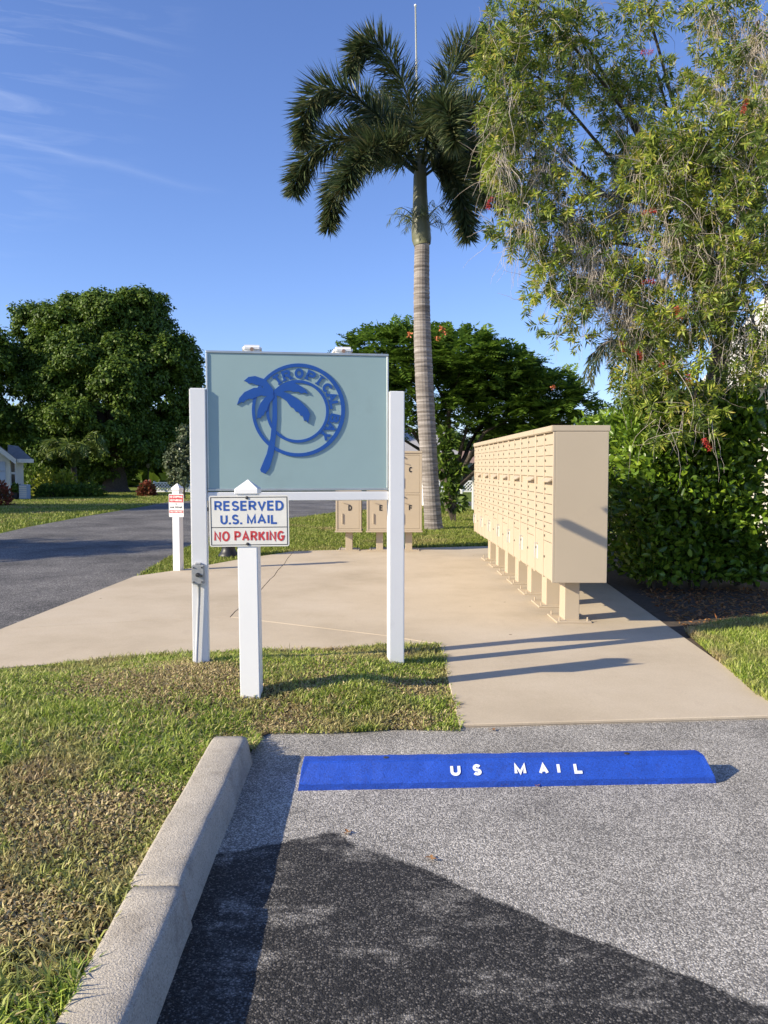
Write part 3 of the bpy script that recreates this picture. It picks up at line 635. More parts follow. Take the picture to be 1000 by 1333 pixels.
# kerb: two cast lengths with a rough joint
kerb = bpy.data.objects.new('kerb', None); C.objects.link(kerb); tag(kerb, kind='structure')
JY = g(216, 1150, .13).y
for (y0, y1, dx) in ((-2.0, JY - .004, 0.0), (JY + .004, KEND, -0.012)):
    bm = bmesh.new(); ny = int((y1 - y0) / .05) + 2
    prof = [(KX0, -.1), (KX0, .112), (KX0 + .006, .124), (KX0 + .018, .130), (KX1 - .030, .130), (KX1 - .014, .1275), (KX1 - .005, .121), (KX1 - .0005, .109), (KX1 + .020, .0), (KX1 + .022, -.1)]
    rings = []
    for k in range(ny):
        y = y0 + (y1 - y0) * k / (ny - 1); wv = kx(y) + .003 * math.sin(y * 2.3) + .001 * math.sin(y * 11) + random.uniform(-.0007, .0007)
        e = .010 if k in (0, ny - 1) else 0
        rings.append([bm.verts.new((x + dx * 1 + wv, y, zz - (e * .5 if zz > .1 else 0) + (random.uniform(-.0012, .0012) if zz > .05 else 0))) for x, zz in prof])
    for a, b in zip(rings, rings[1:]):
        for i in range(len(prof) - 1): bm.faces.new((a[i], b[i], b[i + 1], a[i + 1]))
    bm.faces.new(rings[0]); bm.faces.new(rings[-1][::-1]); bmesh.ops.recalc_face_normals(bm, faces=bm.faces[:])
    obj('kerb_segment', bm, 'kerb_concrete', kerb, True)

# ------------------------------------------------------------------ THE BIG SIGN
def zl(p): return float(lawn_z([(p[0], p[1])])[0])
pL = g(262.5, 865, .07); pR = g(515, 858, .06)
ang = math.atan2(pR.y - pL.y, pR.x - pL.x); span = math.hypot(pR.x - pL.x, pR.y - pL.y)
SIGN = thing('community_sign', 'large teal sign board with raised blue palm emblem between two white posts', 'sign', (pL.x, pL.y, 0), ang)
def sl(u, v, Y=None):
    """point of the sign plane -> local (x, z)"""
    d = _ray(u, v); n = Vector((-math.sin(ang), math.cos(ang), 0)); eye = Vector((0, 0, H)); t = (Vector((pL.x, pL.y, 0)) - eye).dot(n) / d.dot(n)
    p = eye + d * t; return ((p.x - pL.x) * math.cos(ang) + (p.y - pL.y) * math.sin(ang), p.z)
PW = .051
topL = sl(258, 506)[1]; topR = sl(515, 510)[1]
for x, zt, zb in ((0, topL, zl(pL) - .06), (span, topR, zl(pR) - .06)):
    bm = bmesh.new(); box(bm, (x - PW, -PW, zb), (x + PW, PW, zt), .006, seg=2); obj('post', bm, 'white_vinyl', SIGN)
x0, zt = sl(267, 457.5); x1, zb = sl(506, 637.5)
x0 = PW + .002; x1 = span - PW - .002
fr = .012; yf = -.030; yb = .052
bm = bmesh.new(); box(bm, (x0 + .004, yf, zb + .004), (x1 - .004, yb, zt - .004), .002); obj('panel', bm, 'sign_board', SIGN)
bm = bmesh.new()
for a, b in (((x0, yf - .006, zt - fr), (x1, yb + .004, zt + .003)), ((x0, yf - .006, zb - .003), (x1, yb + .004, zb + fr)), ((x0, yf - .006, zb + fr + .001), (x0 + fr, yb + .004, zt - fr - .001)), ((x1 - fr, yf - .006, zb + fr + .001), (x1, yb + .004, zt - fr - .001))):
    box(bm, a, b, .0025)
obj('frame', bm, 'aluminium', SIGN)
cz1 = sl(390, 640)[1]; cz0 = sl(390, 651.5)[1]
bm = bmesh.new(); box(bm, (PW + .001, -.034, cz0), (span - PW - .001, .045, min(cz1, zb - .005)), .004); obj('crossbeam', bm, 'white_vinyl', SIGN)
for u in (328, 447):
    xx = sl(u, 455)[0]
    bm = bmesh.new(); box(bm, (xx - .062, -.02, zt + .006), (xx + .062, .42, zt + .047), .014, seg=3)
    lm = obj('lamp_arm', bm, 'white_vinyl', SIGN)
    bm = bmesh.new(); cyl(bm, (xx, -.024, zt + .018), (xx, -.019, zt + .018), .012, n=10); obj('lamp_screw', bm, 'roof_brown', lm)
# emblem: coordinates measured on an enlargement of the photograph
def em(zx, zy): return sl(300 + zx / 5.882, 460 + zy / 5.882)
emz = yf - .0062
bm = bmesh.new()
def ring(cx, cy, ro, ri, shift=0, n=72):
    o = [em(cx + ro * math.sin(2 * math.pi * k / n), cy - ro * math.cos(2 * math.pi * k / n)) for k in range(n)]
    i_ = [em(cx + shift + ri * math.sin(2 * math.pi * k / n), cy - ri * math.cos(2 * math.pi * k / n)) for k in range(n)]
    vs = [[bm.verts.new((x, y, zz)) for x, zz in pts] for pts, y in ((o, emz), (i_, emz), (o, yf + .001), (i_, yf + .001))]
    for k in range(n):
        q = (k + 1) % n
        bm.faces.new((vs[0][k], vs[0][q], vs[1][q], vs[1][k])); bm.faces.new((vs[0][q], vs[0][k], vs[2][k], vs[2][q])); bm.faces.new((vs[1][k], vs[1][q], vs[3][q], vs[3][k]))
ring(520, 437, 355, 328, -3); ring(513, 447, 239, 217, 0)
bmesh.ops.recalc_face_normals(bm, faces=bm.faces[:])
EMB = obj('emblem', bm, 'emblem_blue', SIGN)
bm = bmesh.new()
plate(bm, [em(*p) for p in [(322, 320), (322, 500), (306, 650), (278, 770), (228, 890), (236, 908), (268, 922), (300, 880), (332, 770), (348, 640), (358, 500), (356, 320)]], emz - .0008, yf + .001)
obj('palm_trunk', bm, 'emblem_blue', EMB)
FRONDS = [[(330, 285), (270, 205), (190, 178), (140, 185), (105, 215), (125, 222), (140, 237), (165, 232), (200, 247), (230, 246), (260, 268), (320, 310)],
          [(335, 300), (260, 265), (180, 268), (110, 300), (70, 345), (52, 397), (70, 385), (90, 375), (100, 382), (120, 362), (150, 350), (165, 355), (200, 338), (240, 325), (255, 331), (305, 330)],
          [(325, 310), (270, 335), (230, 385), (210, 440), (203, 508), (215, 495), (230, 502), (245, 478), (255, 480), (268, 446), (278, 444), (295, 390), (312, 372), (335, 335)],
          [(335, 285), (400, 235), (490, 232), (540, 255), (580, 290), (592, 315), (565, 305), (540, 312), (520, 298), (480, 300), (460, 290), (430, 292), (380, 305), (345, 320)],
          [(340, 290), (400, 296), (460, 318), (530, 366), (590, 430), (608, 470), (592, 538), (580, 515), (562, 518), (552, 480), (535, 480), (520, 450), (500, 450), (480, 420), (462, 415), (430, 370), (380, 335), (345, 325)]]
for k, fp in enumerate(FRONDS):
    bm = bmesh.new(); plate(bm, [em(*p) for p in fp], emz - .0012 - .0006 * k, yf + .001); obj('palm_frond', bm, 'emblem_blue', EMB)
for ch, a in zip('TROPICALBAY', (-33, -17.5, 2, 20.5, 36, 52.5, 68, 82, 102, 117, 132)):
    me = fit_letters(ch, .018 if ch == 'I' else .058, .064, .26, .0024)
    if ch in 'TIYPLRA':                                          # slab serifs
        b2 = bmesh.new(); b2.from_mesh(me)
        for xc in ((-.022, .022) if ch in 'RA' else (-.020,) if ch in 'PL' else (0,)): box(b2, (xc - .014, -.0021, -.033), (xc + .014, .0022, -.024), 0)
        if ch == 'I': box(b2, (-.02, -.0021, .025), (.02, .0022, .033), 0)
        b2.to_mesh(me); b2.free()
    r = 283; cx, cz = em(515 + r * math.sin(math.radians(a)), 441 - r * math.cos(math.radians(a)))
    meobj('letter', me, 'emblem_blue', EMB, (cx, yf - .0032, cz), (0, math.radians(a), 0))
# switch box and conduit on the left post
bx0, bz1 = sl(251, 733.5); bx1, bz0 = sl(267.5, 758)
bm = bmesh.new(); box(bm, (bx0, -PW - .042, bz0), (bx1, -PW + .002, bz1), .006, seg=2); SB = obj('switch_box', bm, 'steel', SIGN)
bm = bmesh.new()
for sx in (bx0 + .014, bx1 - .014):
    for sz in (bz0 + .016, bz1 - .016):
        bm.free(); bm = bmesh.new(); cyl(bm, (sx, -PW - .046, sz), (sx, -PW - .040, sz), .005, n=8); obj('screw', bm, 'dark_metal', SB); bm = bmesh.new()
bm.free()
mx_, mz_ = (bx0 + bx1) / 2, (bz0 + bz1) / 2
bm = bmesh.new(); cyl(bm, (mx_, -PW - .052, mz_), (mx_, -PW - .040, mz_), .014, n=12)
box(bm, (-.006, -.012, -.004), (.03, -.002, .008), .002, Matrix.Translation((mx_, -PW - .05, mz_)) @ Matrix.Rotation(math.radians(18), 4, 'Y')); obj('switch_lever', bm, 'dark_metal', SB)
bm = bmesh.new(); box(bm, (mx_ - .018, -PW - .036, bz1), (mx_ + .018, -PW + .001, bz1 + .012), .003); obj('box_lid', bm, 'steel', SB)
bm = bmesh.new(); tube(bm, [(mx_ + .006, -PW - .018, bz0 + .01), (mx_ + .002, -PW - .018, bz0 - .1), (mx_ - .022, -PW - .018, zl(pL) - .03)], [.0105] * 3, 10); obj('conduit', bm, 'conduit_grey', SIGN, True)
bm = bmesh.new()
bm.free()
for zz in (zb - .03, zb - .12): bm = bmesh.new(); box(bm, (PW - .004, -.030, zz - .012), (PW + .008, -.004, zz + .012), .002); obj('bracket', bm, 'dark_metal', SIGN)

# ------------------------------------------------------------------ RESERVED SIGN
def post_sign(name, label, base, zbase, rz, half, ztop, lean=0.0, cap_h=.05):
    t = thing(name, label, 'sign', (base.x, base.y, 0), rz)
    t.rotation_euler = (0, lean, rz)
    bm = bmesh.new(); box(bm, (-half, -half, zbase - .05), (half, half, ztop - cap_h - .022), .005, seg=2); obj('post', bm, 'white_vinyl', t)
    bm = bmesh.new(); e = half + .009; box(bm, (-e, -e, ztop - cap_h - .03), (e, e, ztop - cap_h), .003)
    top = bm.verts.new((0, 0, ztop)); r = [bm.verts.new((sx * e * .97, sy * e * .97, ztop - cap_h)) for sx, sy in ((-1, -1), (1, -1), (1, 1), (-1, 1))]
    for k in range(4): bm.faces.new((r[k], r[(k + 1) % 4], top))
    obj('post_cap', bm, 'white_vinyl', t); return t
def plate_round(bm, x0, x1, z0, z1, r, y0, y1, n=5):
    pts = []
    for cx, cz, a0 in ((x1 - r, z1 - r, 0), (x0 + r, z1 - r, 90), (x0 + r, z0 + r, 180), (x1 - r, z0 + r, 270)):
        for k in range(n + 1): a = math.radians(a0 + 90 * k / n); pts.append((cx + r * math.cos(a), cz + r * math.sin(a)))
    plate(bm, pts, y0, y1)
rb = g(328, 899, .085); rtop = w(324.5, 624, rb.y)
RS = post_sign('reserved_sign', 'white post with RESERVED U.S. MAIL NO PARKING plate in front of the teal sign', rb, zl(rb), 0, .0555, rtop.z, lean=-.009)
def rl(u, v): p = w(u, v, rb.y - .065); return (p.x - rb.x, p.z)
ox = -.009 * 1.0                                                        # shift at plate height from the lean
px0, pz1 = rl(272, 645); px1, pz0 = rl(376.5, 711.5); px0 += .009; px1 += .009
yp = -.0585
bm = bmesh.new(); plate_round(bm, px0, px1, pz0, pz1, .012, yp - .003, yp); PL = obj('sign_plate', bm, 'plate_white', RS)
pw, ph = px1 - px0, pz1 - pz0; pcx = (px0 + px1) / 2
bm = bmesh.new(); m_ = .008; t_ = .0036
for a, b in (((px0 + m_, pz1 - m_ - t_), (px1 - m_, pz1 - m_)), ((px0 + m_, pz0 + m_), (px1 - m_, pz0 + m_ + t_)), ((px0 + m_, pz0 + m_ + t_ + .0002), (px0 + m_ + t_, pz1 - m_ - t_ - .0002)),
             ((px1 - m_ - t_, pz0 + m_ + t_ + .0002), (px1 - m_, pz1 - m_ - t_ - .0002)), ((px0 + m_ + t_ + .0003, pz0 + ph * .372), (px1 - m_ - t_ - .0003, pz0 + ph * .372 + t_))):
    box(bm, (a[0], yp - .0042, a[1]), (b[0], yp - .0028, b[1]))
obj('border', bm, 'ink_black', PL)
for txt, wf, cf, hf, mt in (('RESERVED', .865, .80, .195, 'ink_blue'), ('U.S.', .27, .535, .195, 'ink_blue'), ('MAIL', .385, .535, .195, 'ink_blue'), ('NO PARKING', .885, .205, .20, 'ink_red')):
    meobj('lettering', fit_letters(txt, pw * wf, ph * hf, .19, .0006), mt, PL, (pcx + pw * {'U.S.': -.225, 'MAIL': .165}.get(txt, 0), yp - .0036, pz0 + ph * cf))
for zz in (pz1 - .012, pz0 + .014):
    bm = bmesh.new(); lathe(bm, [(.009, 0), (.009, .003), (.006, .006), (.002, .007)], 10); bmesh.ops.rotate(bm, matrix=Matrix.Rotation(math.pi / 2, 3, 'X'), verts=bm.verts)
    b = obj('bolt', bm, 'dark_metal', PL); b.location = (.003, yp - .003, zz)

# small red and white sign by the road
sb = g(232.5, 744, .0); st = w(232, 629, sb.y)
SS = post_sign('no_stopping_sign', 'small white post with red and white NO STOPPING plate beside the road', sb, .0, math.radians(-14), .05, st.z, 0, .06)
sY = sb.y - .06
def ss(u, v): p = w(u, v, sY); return (p.x - sb.x, p.z)
sx0, sz1 = ss(218.5, 643); sx1, sz0 = ss(240, 673); sx0 += .015; sx1 += .015
bm = bmesh.new(); plate_round(bm, sx0, sx1, sz0, sz1, .012, -.056, -.052); SP = obj('sign_plate', bm, 'white_paint', SS)
sw, sh = sx1 - sx0, sz1 - sz0; scx = (sx0 + sx1) / 2
bm = bmesh.new()
bm.free()
for a, b in ((.63, .965), (.17, .29)): bm = bmesh.new(); box(bm, (sx0 + .006, -.0572, sz0 + sh * a), (sx1 - .006, -.0558, sz0 + sh * b)); obj('red_band', bm, 'ink_red', SP)
for txt, wf, cf, hf, mt in (('NO STOPPING', .86, .875, .10, 'white_paint'), ('NO PARKING', .80, .725, .10, 'white_paint'), ('FOR', .18, .56, .05, 'ink_black'), ('MAIL PICKUP', .82, .42, .09, 'ink_black'), ('VIOLATORS FINED', .84, .23, .07, 'white_paint')):
    meobj('lettering', fit_letters(txt, sw * wf, sh * hf, .20, .0006), mt, SP, (scx, -.0578 if mt == 'white_paint' else -.0566, sz0 + sh * cf))

# ------------------------------------------------------------------ CLUSTER MAILBOXES
UN = 7; MD = 6.51; FX = (723 - 500) / F * MD; UL = 5.2 / UN; DEP = .435
row_rot = math.atan2(.0106, 1.0)
Z0, Z1 = .39, 1.632
def lock_mesh():
    bm = bmesh.new(); cyl(bm, (0, 0, 0), (-.010, 0, 0), .0105, n=8); box(bm, (-.0095, -.0015, -.005), (-.008, .0015, .005)); me = bpy.data.meshes.new('lock'); bm.to_mesh(me); bm.free(); me.materials.append(M['lock_metal']); return me
LOCK = lock_mesh()
DOORS = {}
def door_mesh(wd, ht):
    k = (round(wd, 4), round(ht, 4))
    if k not in DOORS:
        bm = bmesh.new(); box(bm, (-.013, 0, 0), (.003, wd, ht), .002); me = bpy.data.meshes.new('door'); bm.to_mesh(me); bm.free(); me.materials.append(M['box_tan']); DOORS[k] = me
    return DOORS[k]
def mailbox_unit():
    """front faces -x; origin on the ground under the front near corner; runs along +y for UL"""
    t = thing('cluster_mailbox', '', 'mailbox', (0, 0, 0))
    bm = bmesh.new(); box(bm, (.0, .0015, Z0), (DEP, UL - .0015, Z1), .004); obj('cabinet', bm, 'box_tan', t)
    bm = bmesh.new()                                            # raised front frame: rails and stiles
    yc = UL / 2
    for y in (.0015, yc - .0125, UL - .0265): box(bm, (-.019, y, Z0 + .002), (.001, y + .025, Z1 - .002), .002)
    obj('front_frame', bm, 'box_tan', t)
    bm = bmesh.new(); box(bm, (-.034, .0005, Z1 + .001), (DEP + .012, UL - .0005, Z1 + .052), .006, seg=2); obj('roof_cap', bm, 'box_tan', t)
    Hh = Z1 - Z0 - .03
    cw = yc - .0125 - .0265 - .012
    for col in (0, 1):
        y = .0325 if col == 0 else yc + .0185
        zt_ = Z1 - .016
        rows = [.0735] * 4 + ['hood'] + ([.066] * 6 if col == 0 else [.066] * 5 + [.0]) 
        for r in rows:
            if r == 'hood':
                hh = .055 * Hh / 1.0
                if col == 0:
                    bm = bmesh.new(); yy = y
                    vs = [(-.012, zt_ - .006), (-.052, zt_ - .034), (-.052, zt_ - .040), (-.012, zt_ - .026)]
                    lo = [bm.verts.new((x, yy + .01, zz)) for x, zz in vs]; hi = [bm.verts.new((x, yy + cw - .01, zz)) for x, zz in vs]
                    bm.faces.new(lo); bm.faces.new(hi[::-1])
                    for i in range(4): bm.faces.new((lo[i], lo[(i + 1) % 4], hi[(i + 1) % 4], hi[i]))
                    bmesh.ops.recalc_face_normals(bm, faces=bm.faces[:]); obj('mail_slot_hood', bm, 'box_tan', t)
                zt_ -= hh; continue
            if r == 0: continue
            dh = r * Hh
            d = meobj('door', door_mesh(cw, dh - .0055), 'box_tan', t, (-.002, y, zt_ - dh + .0035))
            meobj('lock', LOCK, 'steel', d, (-.012, cw * .86, dh * .52))
            zt_ -= dh
        dh = zt_ - (Z0 + .014)
        d = meobj('parcel_door', door_mesh(cw, dh - .0055), 'box_tan', t, (-.002, y, Z0 + .0175))
        meobj('lock', LOCK, 'steel', d, (-.012, cw * .86, dh * .55))
        if col == 1:
            bm = bmesh.new(); box(bm, (-.0160, cw * .62, dh * .3), (-.0132, cw * .80, dh * .62), .001); obj('notice_card', bm, 'plate_white', d)
            bm = bmesh.new(); cyl(bm, (-.013, cw * .7, dh * .66), (-.04, cw * .7, dh * .66), .005, n=6); tube(bm, [(-.036, cw * .7, dh * .66), (-.038, cw * .7, dh * .45), (-.036, cw * .69, dh * .3)], [.004, .008, .005], 6); obj('hanging_key', bm, 'steel', d)
    bm = bmesh.new(); box(bm, (DEP * .5 - .064, UL / 2 - .10, ST), (DEP * .5 + .064, UL / 2 + .10, Z0 - .001), .004); obj('pedestal', bm, 'box_tan', t)
    bm = bmesh.new(); box(bm, (DEP * .5 - .15, UL / 2 - .19, ST), (DEP * .5 + .15, UL / 2 + .19, ST + .014), .003); bp = obj('base_plate', bm, 'box_tan', t)
    bm = bmesh.new()
    bm.free()
    for sx in (-.12, .12):
        for sy in (-.155, .155): bm = bmesh.new(); cyl(bm, (DEP * .5 + sx, UL / 2 + sy, ST + .01), (DEP * .5 + sx, UL / 2 + sy, ST + .045), .007, n=6); obj('anchor_bolt', bm, 'box_tan', bp)
    return t
names = ['nearest to the wheel stop, its blank tan end panel in view', 'second in the row from the blank end panel', 'third in the row from the blank end panel', 'fourth and middle one of the row of seven', 'fifth in the row, two places before the far end ones', 'sixth in the row, just before the far end', 'at the far end of the row by the lawn']
u0 = mailbox_unit()
for k in range(UN):
    u = u0 if k == 0 else dup(u0)
    yy = k * UL
    u.location = (FX - math.sin(row_rot) * yy, MD + yy, 0); u.rotation_euler = (0, 0, row_rot)
    tag(u, 'tan cluster mailbox ' + names[k], 'mailbox', 'tan cluster mailboxes standing in a row on the concrete')
p_ = Vector((FX - math.sin(row_rot) * 6 * UL - .03, MD + UL * 6.85, 0))

# ------------------------------------------------------------------ PARCEL LOCKERS
LY = g(500, 719).y; ls = LY / F
LZ0, LZ1, LZM = w(500, 691, LY).z, w(500, 590, LY).z, w(500, 643, LY).z
def locker(u0_, u1_, ltr_top, ltr_low, label):
    x0 = w(u0_, 600, LY).x; x1 = w(u1_, 600, LY).x; wd = x1 - x0
    t = thing('parcel_locker', label, 'parcel locker', (x0, LY, 0), 0, 'tan parcel lockers at the back of the pavement')
    bm = bmesh.new(); box(bm, (0, .016, LZ0), (wd, .44, LZ1), .004); obj('cabinet', bm, 'box_tan', t)
    bm = bmesh.new(); box(bm, (-.006, -.022, LZ1 + .001), (wd + .006, .46, LZ1 + .036), .005); obj('roof_cap', bm, 'box_tan', t)
    bm = bmesh.new(); fw = .030
    for a, b in (((0, LZ0), (fw, LZ1)), ((wd - fw, LZ0), (wd, LZ1))): box(bm, (a[0], -.012, a[1]), (b[0], .015, b[1]), .003)
    for zz in (LZ0, LZM - .015, LZ1 - .03): box(bm, (fw + .001, -.009, zz), (wd - fw - .001, .015, zz + .03), .003)
    obj('front_frame', bm, 'box_tan', t)
    bm = bmesh.new(); box(bm, (-.012, -.030, LZ0 - .022), (wd + .012, .45, LZ0 - .001), .003); obj('bottom_tray', bm, 'box_tan', t)
    for (z0_, z1_, ch) in ((LZ0 + .034, LZM - .019, ltr_low), (LZM + .019, LZ1 - .034, ltr_top)):
        bm = bmesh.new(); box(bm, (fw + .005, -.006, z0_), (wd - fw - .005, .012, z1_), .002); d = obj('door', bm, 'box_tan', t)
        meobj('letter', fit_letters(ch, .058, .088, .22, .0008), 'ink_black', d, (wd * .56, -.0085, z0_ + (z1_ - z0_) * .62))
        bm = bmesh.new(); cyl(bm, (wd * .32, -.022, z1_ - .035), (wd * .32, -.004, z1_ - .035), .012, n=10); obj('lock', bm, 'dark_metal', d)
        bm = bmesh.new(); box(bm, (wd * .24, -.022, z0_ + .08), (wd * .27, -.005, z0_ + .24), .003); obj('handle', bm, 'box_tan', d); bm = bmesh.new(); box(bm, (wd * .24, -.026, z1_ - .115), (wd * .46, -.020, z1_ - .105), .001, Matrix.Translation((wd * .24, 0, z1_ - .11)) @ Matrix.Rotation(math.radians(14), 4, 'Y') @ Matrix.Translation((-wd * .24, 0, -z1_ + .11))); obj('door_stay', bm, 'box_tan', d)
    bm = bmesh.new(); box(bm, (wd / 2 - .055, .12, ST), (wd / 2 + .055, .33, LZ0 - .023), .004); obj('pedestal', bm, 'box_tan', t)
    bm = bmesh.new(); box(bm, (wd / 2 - .165, .0, ST), (wd / 2 + .165, .40, ST + .014), .003); bp = obj('base_plate', bm, 'box_tan', t)
    bm = bmesh.new()
    bm.free()
    for sx in (-.13, .13):
        for sy in (.04, .36): bm = bmesh.new(); cyl(bm, (wd / 2 + sx, sy, ST + .01), (wd / 2 + sx, sy, ST + .05), .008, n=6); obj('anchor_bolt', bm, 'dark_metal', bp)
locker(437, 470.5, 'A', 'D', 'tan parcel locker with the letter D on its lower door, leftmost of three')
locker(477.5, 511, 'B', 'E', 'tan parcel locker with the letter E, partly behind the white sign post')
locker(516, 549.5, 'C', 'F', 'tan parcel locker lettered C above and F below, next to the palm trunk')

# ------------------------------------------------------------------ WHEEL STOP
wa = g(387.5, 1029.5); wb = g(933, 1019.5)
WL = math.hypot(wb.x - wa.x, wb.y - wa.y); wang = math.atan2(wb.y - wa.y, wb.x - wa.x)
WS = thing('wheel_stop', 'blue painted concrete wheel stop stencilled US MAIL on the asphalt', 'wheel stop', (wa.x, wa.y, 0), wang)
prof = [(0, -.01), (0, .026), (.006, .032), (.058, .094), (.066, .099), (.128, .099), (.136, .094), (.188, .032), (.194, .024), (.194, -.01)]
bm = bmesh.new(); rings = []; NW = 40
for k in range(NW + 1):
    f = k / NW; x = f * WL
    row = []
    for (y, zz) in prof:
        xi = x
        if k == 0: xi += .022 * max(0, zz) / .099
        if k == NW: xi -= .030 * max(0, zz) / .099
        j = .0012 if 0 < k < NW else .003
        row.append(bm.verts.new((xi, y + random.uniform(-j, j), zz + (random.uniform(-j, j) if zz > .04 else random.uniform(-j, j)))))
    rings.append(row)
for a, b in zip(rings, rings[1:]):
    for i in range(len(prof) - 1): bm.faces.new((a[i], b[i], b[i + 1], a[i + 1]))
bm.faces.new(rings[0]); bm.faces.new(rings[-1][::-1]); bmesh.ops.recalc_face_normals(bm, faces=bm.faces[:])
obj('stop_body', bm, 'blue_stop', WS)
slope = math.atan2(.062, .052)
for ch, u, lw in (('U', 591.5, .043), ('S', 619.5, .037), ('M', 675.5, .050), ('A', 706, .042), ('I', 726, .014), ('L', 752, .040)):
    me = fit_letters(ch, lw, .048, .26, .0009)
    b2 = bmesh.new(); b2.from_mesh(me)                          # stencil bridges: cut the letter where the stencil held together
    b2.to_mesh(me); b2.free()
    p = g(u, 999, .062); lx = (p.x - wa.x) * math.cos(wang) + (p.y - wa.y) * math.sin(wang)
    yy, zz = .032, .063
    o = meobj('stencil_letter', me, 'stencil_white', WS, (lx, yy - .0022 * math.sin(slope), zz + .0022 * math.cos(slope)), (-(math.pi / 2 - slope), 0, 0))
bm = bmesh.new()
bm.free()
for fx in (.21, .80): bm = bmesh.new(); cyl(bm, (WL * fx, .097, .09), (WL * fx, .097, .101), .012, n=10); obj('rebar_pin', bm, 'dark_metal', WS)

# fallen leaves on the asphalt
for k, (u, v) in enumerate(((450, 1084), (562, 1118), (700, 1022), (655, 1021), (640, 950))):
    p = g(u, v, .006)
    V, T = leaves(np.array([[0, 0, 0.0], [.006, .002, 0.0], [-.005, .004, 0.0]]), np.array([[1, .3, .15], [-.4, 1, .2], [.2, -1, .2]]), .026, .007, .4, N=np.array([[0, .2, 1.]] * 3))
    o = npobj('fallen_leaf', V, T, 'dead_leaf'); o.location = p; o.rotation_euler = (0, 0, k * 1.3)
    tag(o, ['fallen brown leaf at the tip of the dark asphalt', 'fallen brown leaf on the edge of the dark asphalt', 'fallen leaf below the blue wheel stop, right one', 'fallen leaf below the blue wheel stop, left one', 'fallen leaf where the concrete meets the asphalt'][k], 'leaf', 'fallen leaves')

# ------------------------------------------------------------------ BLACK URN behind the reserved sign
ub = g(296, 725)
UR = thing('garden_urn', 'black footed urn on the grass, mostly hidden behind the reserved sign', 'urn', (ub.x, ub.y + .1, 0))
bm = bmesh.new(); lathe(bm, [(.155, -.03), (.155, .02), (.13, .05), (.105, .09), (.095, .15), (.10, .165)], 20); obj('foot', bm, 'black_iron', UR, True)
bm = bmesh.new(); lathe(bm, [(.10, .165), (.15, .20), (.20, .28), (.22, .40), (.20, .47), (.235, .50), (.235, .525), (.20, .525), (.19, .46)], 20); obj('bowl', bm, 'black_iron', UR, True)

# ------------------------------------------------------------------ FOXTAIL PALM
pb = g(566, 690); PY = pb.y
PALM = thing('palm_tree', 'tall foxtail palm with ringed grey trunk standing behind the parcel lockers', 'palm', (pb.x, PY, 0))
def pl(u, v, dy=0.0): p = w(u, v, PY + dy); return Vector((p.x - pb.x, dy, p.z))
prof = [(566, 694, 15.0), (564.5, 686, 13.0), (563, 665, 12.0), (560, 620, 11.6), (556, 560, 12.2), (552.5, 500, 12.6), (550, 440, 12.0), (549, 390, 11.2), (549, 350, 10.6), (549.5, 318, 10.3)]
px_m = PY / F
bm = bmesh.new(); N = 130; rr = []
keys = [(-v, u, r * px_m) for u, v, r in prof]
for k in range(N):
    v = 696 + (317 - 696) * k / (N - 1)
    u = np.interp(-v, [q[0] for q in keys], [q[1] for q in keys]); r = .93 * np.interp(-v, [q[0] for q in keys], [q[2] for q in keys])
    c = pl(u, v)
    rr.append((c, r * (1.0 + (.022 if k % 2 else -.012) + random.uniform(-.012, .012))))
tube(bm, [c for c, _ in rr], [r for _, r in rr], 18); obj('trunk', bm, 'palm_bark', PALM)
bm = bmesh.new(); cs = [(550, 319, 10.8), (549, 312, 12.5), (548, 300, 12.3), (547.5, 275, 10.2), (547, 250, 9.0), (547, 232, 8.6), (547.5, 215, 7.5), (548, 196, 4.5)]
tube(bm, [pl(u, v) for u, v, _ in cs], [r * px_m for _, _, r in cs], 18); obj('crownshaft', bm, 'crownshaft_green', PALM, True)
def catmull(P, n):
    P = [P[0] * 2 - P[1]] + list(P) + [P[-1] * 2 - P[-2]]; out = []
    for i in range(1, len(P) - 2):
        for k in range(n):
            t = k / n; a, b, c, d = P[i - 1], P[i], P[i + 1], P[i + 2]
            out.append(.5 * ((2 * b) + (c - a) * t + (2 * a - 5 * b + 4 * c - d) * t * t + (3 * b - a - 3 * c + d) * t ** 3))
    out.append(P[-2]); return out
